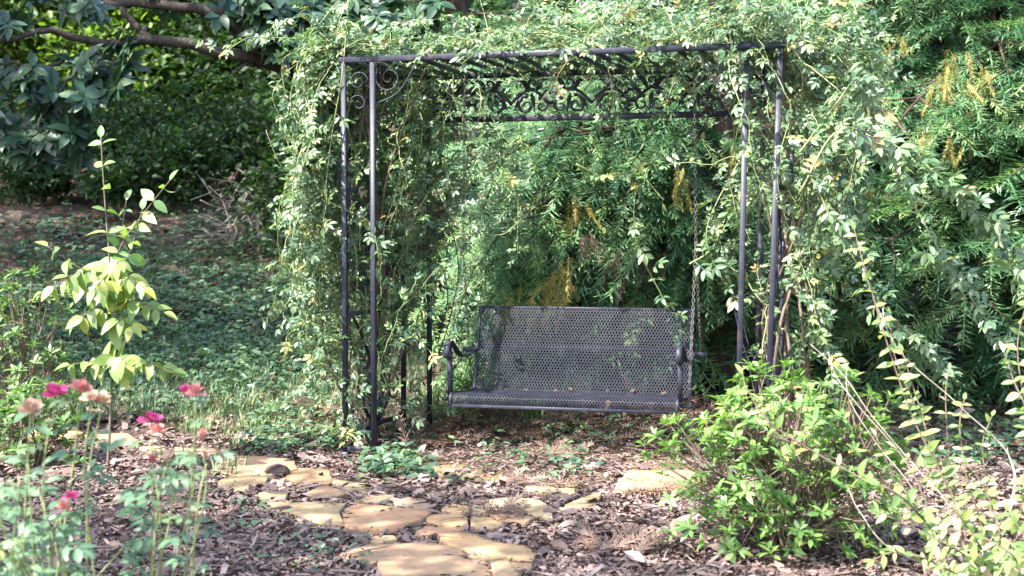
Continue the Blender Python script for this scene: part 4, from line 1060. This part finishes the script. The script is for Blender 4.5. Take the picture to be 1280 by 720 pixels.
for k in range(24):
    px = abs(rng.normal(0, 80)) - 15; py = U(540, 740); 
    if py < 560 + px * .2: continue
    p = at(px, py, U(3.2, 4.1)); g0 = rb0 + np.array([U(-.2, .2), U(-.2, .2), -.02]); q = smooth_path([g0, (g0 + p) / 2 + rng.normal(0, .04, 3), p], 14)
    b = Bag(); b.tube(q, np.linspace(.004, .002, 14), 5); b.build('cane', 'cane', rb)
    for i in (8, 9, 10, 11, 12, 13):
        if rng.random() < .2: continue
        a = U(0, 6.28); P.append(q[i]); D.append((math.cos(a), math.sin(a) * .7, U(-.2, .4))); Nn.append((U(-.3, .3), -.4, 1)); S.append(U(.07, .12))
pieces('leaf', ROSE[:4], np.array(P), frames(np.array(D), np.array(Nn), np.array(S)), 'rosebush', rb)

# ------------------------------------------------------------------ leggy shrub on the right
lg0 = np.array([pxY(1235, 5.6), 5.6, 0.0]); lg = thing('leggy_shrub', lg0, 'leggy shrub with long pale bare stems and slender green to reddish leaves', 'shrub')
LP = lambda L, Y: [lg0 + np.array([U(-.12, .12), U(-.1, .1), -.03])] + [at(x, y, Y + .05 * k) for k, (x, y) in enumerate(L) if k > 0 or y < 690]
for pts, Y in (([(1330, 690), (1269, 591), (1200, 508), (1122, 435), (1078, 335)], 5.6), ([(1260, 730), (1190, 640), (1150, 590), (1090, 520), (1055, 470), (1013, 430)], 5.4), ([(1240, 720), (1140, 590), (1075, 510), (1045, 470), (1035, 440)], 5.5), ([(1190, 700), (1120, 690), (1075, 640), (1060, 610)], 5.2), ([(1300, 690), (1265, 620), (1259, 560)], 5.3), ([(1140, 610), (1100, 560), (1062, 500), (1058, 455)], 5.6)):
    leafy(lg, LP(pts, Y), .0032, .0018, 'cane_pale', 'leggy', 0, 0, None, stemname='stem')
for pts, Y, gap, sz in (([(1245, 735), (1190, 620), (1140, 520), (1100, 400), (1082, 340), (1068, 288)], 5.5, .06, .085), ([(1250, 735), (1180, 600), (1150, 510), (1128, 440)], 5.5, .055, .07), ([(1240, 740), (1190, 600), (1182, 500), (1186, 462)], 5.8, .055, .06),
                        ([(1265, 735), (1131, 625), (1069, 594), (968, 533), (935, 488), (928, 468)], 5.0, .085, .085), ([(1310, 700), (1290, 560), (1265, 470), (1255, 440)], 5.2, .05, .085), ([(1255, 735), (1210, 660), (1165, 600), (1120, 560)], 5.1, .05, .075),
                        ([(1260, 740), (1200, 690), (1140, 660), (1100, 640)], 5.0, .05, .075), ([(1280, 740), (1250, 680), (1235, 620), (1210, 580)], 5.1, .045, .075), ([(1285, 745), (1280, 690), (1262, 640)], 4.9, .045, .08), ([(1230, 745), (1190, 715), (1165, 690)], 4.9, .045, .08), ([(1300, 640), (1283, 520), (1272, 430), (1290, 360)], 5.3, .06, .09), ([(1240, 740), (1150, 640), (1115, 590), (1095, 545)], 5.3, .045, .065), ([(1250, 740), (1215, 620), (1200, 540), (1205, 500)], 5.4, .045, .065),
                        ([(1270, 740), (1240, 640), (1228, 560), (1240, 520)], 5.5, .05, .06), ([(1220, 745), (1160, 700), (1120, 690), (1090, 700)], 5.0, .045, .065), ([(1290, 745), (1270, 700), (1225, 670), (1180, 660)], 4.8, .045, .075), ([(1275, 740), (1160, 540), (1120, 450), (1112, 395)], 5.7, .055, .07)):
    leafy(lg, LP(pts, Y), .004, .002, 'stem', 'leggy', gap, sz, LEAF_OV, .15, .3, stemname='stem', facing=.7)

# ------------------------------------------------------------------ ground cover and litter
def scatter(n, xr, yr, keep=None):
    x = rng.uniform(*xr, n); y = rng.uniform(*yr, n)
    if keep is not None:
        k = keep(x, y); x, y = x[k], y[k]
    return x, y
def on_stone(x, y):
    m = np.zeros(len(x), bool)
    for p in stones:
        p = np.array(p); c = p.mean(0); p = c + (p - c) * 1.02; ins = np.zeros(len(x), bool); j = len(p) - 1
        for i in range(len(p)):
            ins ^= ((p[i, 1] > y) != (p[j, 1] > y)) & (x < (p[j, 0] - p[i, 0]) * (y - p[i, 1]) / (p[j, 1] - p[i, 1] + 1e-9) + p[i, 0]); j = i
        m |= ins
    return m
def chip(seed):
    g = np.random.default_rng(seed); w_ = g.uniform(.25, .6)
    V = np.array([(-w_ / 2 * g.uniform(.5, 1), 0, g.uniform(0, .1)), (w_ / 2 * g.uniform(.5, 1), 0, 0), (w_ / 2, .5, g.uniform(.05, .2)), (w_ / 2 * g.uniform(.2, .9), 1, g.uniform(-.1, .15)), (-w_ / 2 * g.uniform(.2, .9), 1, g.uniform(-.1, .2)), (-w_ / 2, .5, g.uniform(.05, .25))])
    return V, np.array([(0, 1, 2), (0, 2, 5), (5, 2, 3), (5, 3, 4)])
CHIP = [chip(s) for s in range(8)]
def lay(b, tpls, x, y, size, lift=.012, rough=.35, tint=None, up=1.0):
    n = len(x); z = terr(x, y) + rng.uniform(.002, lift, n); a = rng.uniform(0, 6.28, n)
    D = np.column_stack([np.cos(a), np.sin(a), rng.normal(0, rough * .5, n)]); Nn = np.column_stack([rng.normal(0, rough, n), rng.normal(0, rough, n), np.full(n, up)])
    Mx = frames(D, Nn, size * rng.uniform(.5, 1.5, n)); t = rng.random(n) if tint is None else tint
    P = np.column_stack([x, y, z])
    for k in range(len(tpls)): b.inst(tpls[k], P[k::len(tpls)], Mx[k::len(tpls)], t[k::len(tpls)])
b = Bag()
def path_keep(x, y):
    s = on_stone(x, y); pv = (y > 8.05) & (x > -.75) & (x < 1.7) & (rng.random(len(x)) < .72); return (~s & ~pv) | (rng.random(len(x)) < .035)
x, y = scatter(85000, (-2.8, 2.9), (5.0, 9.3), path_keep); lay(b, CHIP, x, y, .024, .022, .5)
x, y = scatter(7000, (-3.6, 4.2), (4.6, 10.8), path_keep); lay(b, CHIP, x, y, .060, .025, .5)
STRIP = [(np.array([(-.04, 0, 0), (.05, 0, .02), (.06, .5, .05), (.03, 1, .0), (-.03, 1, .03), (-.05, .5, .06)]), np.array([(0, 1, 2), (0, 2, 5), (5, 2, 3), (5, 3, 4)])), (np.array([(-.02, 0, 0), (.02, 0, .02), (.03, .5, .05), (.01, 1, .0), (-.01, 1, .03), (-.02, .5, .06)]), np.array([(0, 1, 2), (0, 2, 5), (5, 2, 3), (5, 3, 4)]))]
x, y = scatter(2600, (-2.8, 2.9), (5.0, 9.6), path_keep); lay(b, STRIP, x, y, .13, .03, .3)
x, y = scatter(350, (-2.8, 2.9), (5.0, 9.6), path_keep); lay(b, [leaf(.5, .2, -.2, .5, 4), leaf(.4, .15, .3, .5, 4)], x, y, .06, .03, .5)
b.build('mulch', 'litter', kind='stuff', label='shredded purple-brown bark mulch around the stepping stones', category='mulch')
b = Bag()
x, y = scatter(16000, (-7, 6), (8.6, 19), lambda x, y: (rng.random(len(x)) < .35 + .65 * (np.abs(y - 13.2 - .2 * x) < 2.2)) & ~on_stone(x, y)); lay(b, [LEAF_LOW, LEAF_OV[2], CHIP[1]], x, y, .10, .03, .45)
b.build('leaf_litter', 'litter_red', kind='stuff', label='reddish brown fallen leaves on the slope and under the firs', category='leaf litter')
for px, py, s, lab in ((800, 662, .12, 'pale dry leaf on the mulch between the step slab and the azalea'), (838, 645, .11, 'pale dry leaf close to the front of the step slab'), (870, 668, .15, 'large pale dry leaf almost touching the azalea'), (227, 450, .10, 'pale leaf lying alone on the dark lawn'), (806, 712, .11, 'pale dry leaf next to the dead frond on open mulch'),
                       (1160, 560, .13, 'pale dry leaf on the ground behind the leggy shrub'), (1240, 640, .15, 'pale dry leaf under the bare stems of the leggy shrub'), (1130, 680, .13, 'pale dry leaf between the azalea and the leggy shrub'), (1190, 525, .18, 'large pale dry leaf under the sunlit fir')):
    p = gnd(px, py); b = Bag(); a = U(0, 6.28); b.inst(leaf(.5, .2, -.15, .5, 5), (p + ZV * .03)[None], frames(np.array([[math.cos(a), math.sin(a), .1]]), np.array([[U(-.3, .3), -.4, 1]]), np.array([s])), np.array([.5]))
    b.build('fallen_leaf', 'leaf_pale', origin=p, label=lab, category='fallen leaf', group='pale fallen leaves')
# dead fir fronds
fg = 'dead fir fronds on the mulch'
for i, (px, py, n, lab) in enumerate(((795, 622, 9, 'spiky brown dead fir frond against the sandstone slab'), (640, 652, 6, 'spiky brown dead fir frond beyond the corner of the stepping stones'), (775, 700, 9, 'spiky brown dead fir frond on open mulch below the slab'), (560, 556, 8, 'brown dead fir frond under the left side of the swing'), (700, 575, 7, 'brown dead fir frond on the mossy paving'), (245, 660, 6, 'brown dead fir frond beside the path near the roses'), (650, 612, 5, 'small brown dead fir frond between paving and stepping stones'))):
    p = gnd(px, py); b = Bag(); a0 = U(0, 6.28)
    for k in range(n):
        a = a0 + rng.normal(0, .7); q = p + np.array([U(-.1, .1), U(-.08, .08), U(.02, .05)]); S = U(.16, .3)
        b.inst(TWIG[k % 5], q[None], (frames(np.array([[math.cos(a), math.sin(a), U(0, .25)]]), np.array([[U(-.4, .4), -.3, 1]]), 1.0) * np.array([.3, S, .3])[None, None, :]), rng.random(1) * .6 + .4)
    b.build('dead_frond', 'fir_brown', origin=p, label=lab, category='dead frond', group=fg)
b = Bag()
x, y = scatter(900, (-1.4, 2.6), (8.7, 10.9), lambda x, y: rng.random(len(x)) < .35 + .65 * (np.abs(y - 9.75) < .5))
D = np.column_stack([rng.normal(0, 1, len(x)), rng.normal(0, .6, len(x)), np.abs(rng.normal(.1, .2, len(x)))]); S = rng.uniform(.15, .32, len(x))
Mx = frames(D, np.column_stack([rng.normal(0, .4, len(x)), rng.normal(-.2, .4, len(x)), np.ones(len(x))]), 1.0) * np.stack([np.full(len(x), .3), S, np.full(len(x), .3)], 1)[:, None, :]
P = np.column_stack([x, y, terr(x, y) + rng.uniform(.01, .09, len(x))])
for k in range(5): b.inst(TWIG[k], P[k::5], Mx[k::5], rng.random(len(P[k::5])) * .8)
b.build('frond_litter', 'fir_brown', kind='stuff', label='mat of dead brown fir twigs under and behind the swing', category='leaf litter')

def blade(seed):
    g = np.random.default_rng(seed); c = g.uniform(.25, .7); V = []; n = 5
    for u in np.linspace(0, 1, n):
        w_ = .035 * (1 - u ** 2) + .002; V += [(-w_, c * u * u, u - .45 * c * u ** 3), (w_, c * u * u, u - .45 * c * u ** 3)]
    Fc = []
    for i in range(n - 1): Fc += [(2 * i, 2 * i + 1, 2 * i + 3), (2 * i, 2 * i + 3, 2 * i + 2)]
    return np.array(V), np.array(Fc)
BLADE = [blade(s) for s in range(6)]
def tufts(spots, h, per, name, label, mat='grass', spread=.05):
    b = Bag(); P = []; A = []; S = []
    for x, y in spots:
        for k in range(per):
            q = rng.normal(0, spread, 2); P.append((x + q[0], y + q[1], float(terr(x, y)))); A.append(math.atan2(-q[0], q[1]) + U(-.9, .9)); S.append(h * U(.5, 1.25))
    P = np.array(P); A = np.array(A); S = np.array(S); c, s = np.cos(A), np.sin(A); z = np.zeros_like(c)
    Mx = np.stack([np.stack([c, -s, z], 1), np.stack([s, c, z], 1), np.stack([z, z, z + 1], 1)], 1) * S[:, None, None]
    t = rng.random(len(P))
    for k in range(6): b.inst(BLADE[k], P[k::6], Mx[k::6], t[k::6])
    return b.build(name, mat, kind='stuff', label=label, category='grass')
sp = [gnd(U(225, 425), U(505, 548))[:2] for _ in range(60)] + [gnd(U(150, 300), U(560, 610))[:2] for _ in range(8)]
tufts(sp, .12, 13, 'strap_grass', 'pale strap-leaved grass tufts along the lawn edge beside the left arbor foot')
sp = [gnd(U(535, 690), U(508, 536))[:2] for _ in range(48)]
tufts(sp, .21, 22, 'strap_grass', 'pale strap-leaved grass tufts behind and under the left half of the swing')
x, y = scatter(4600, (-7.5, -.6), (10.0, 17.5), lambda x, y: (rng.random(len(x)) < np.where(y < 13.6, 1, .5)))
tufts(list(zip(x, y)), .11, 12, 'lawn', 'rough dark green lawn on the shaded slope behind the sapling', 'cover', .10)
b = Bag()
def patch(px0, px1, py0, py1, n, size, per=9, sprd=.05):
    for _ in range(n):
        c = gnd(U(px0, px1), U(py0, py1)); m = per; q = rng.normal(0, sprd, (m, 2)); x = c[0] + q[:, 0]; y = c[1] + q[:, 1]
        P = np.column_stack([x, y, terr(x, y) + rng.uniform(.02, .09, m)]); a = rng.uniform(0, 6.28, m)
        D = np.column_stack([np.cos(a), np.sin(a), rng.normal(.1, .3, m)]); Nn = np.column_stack([rng.normal(-.1, .3, m), rng.normal(-.4, .3, m), np.ones(m)])
        b.inst(LEAF_OV[1], P, frames(D, Nn, size * rng.uniform(.6, 1.3, m)), rng.random(m))
patch(315, 420, 520, 570, 60, .06); patch(465, 530, 570, 604, 34, .065); patch(400, 560, 500, 560, 40, .05); patch(580, 870, 505, 560, 80, .055); patch(560, 760, 560, 612, 22, .05, 6)
patch(840, 905, 500, 600, 26, .055); patch(300, 500, 640, 718, 22, .035, 6); patch(0, 420, 440, 520, 170, .06); patch(-20, 420, 370, 470, 420, .075, 12, .12); patch(-20, 420, 270, 380, 330, .09, 10, .16); patch(60, 330, 590, 700, 26, .035, 5); patch(1000, 1280, 495, 590, 130, .06); patch(560, 900, 420, 505, 90, .07, 10, .09); patch(900, 1280, 400, 500, 90, .08, 10, .1)
patch(690, 720, 555, 600, 6, .05)
b.build('ground_cover', 'cover', kind='stuff', label='small creeping green plants dotted over mulch and paving', category='ground cover')

p = gnd(347, 597)
g_ = np.random.default_rng(3); u = nrm(g_.normal(0, 1, (60, 3)))
import bmesh
bm = bmesh.new(); bmesh.ops.create_icosphere(bm, subdivisions=2, radius=1)
for v in bm.verts:
    k = 1 + .18 * math.sin(v.co.x * 5 + 1) * math.cos(v.co.y * 4) + .1 * math.sin(v.co.z * 9); v.co = Vector((v.co.x * .075 * k, v.co.y * .05 * k, v.co.z * .035 * k + .02))
me = bpy.data.meshes.new('rock'); bm.to_mesh(me); bm.free(); me.materials.append(M['rock'])
o = bpy.data.objects.new('rock', me); link(o); o.location = p + ZV * .02; o['label'] = 'small dark brown rock on a flagstone near the left arbor foot'; o['category'] = 'rock'

# leaves lying on the swing seat
for k, ds in enumerate((.28, .42, .55, .66, .92, 1.08, 1.2)):
    q = BP(BS0 + ds + U(-.06, .06), U(.5, .70), .366); b = Bag(); a = U(0, 6.28)
    b.inst(leaf(.55, .2, -.2, .5, 4), q[None], frames(np.array([[math.cos(a), math.sin(a), .15]]), np.array([[U(-.3, .3), -.5, 1]]), np.array([U(.02, .045)])), np.array([U(.3, .9)]))
    b.build('fallen_leaf', 'litter_red', origin=q, label='small tan leaf lying on the swing seat', category='fallen leaf', group='leaves on the swing seat')
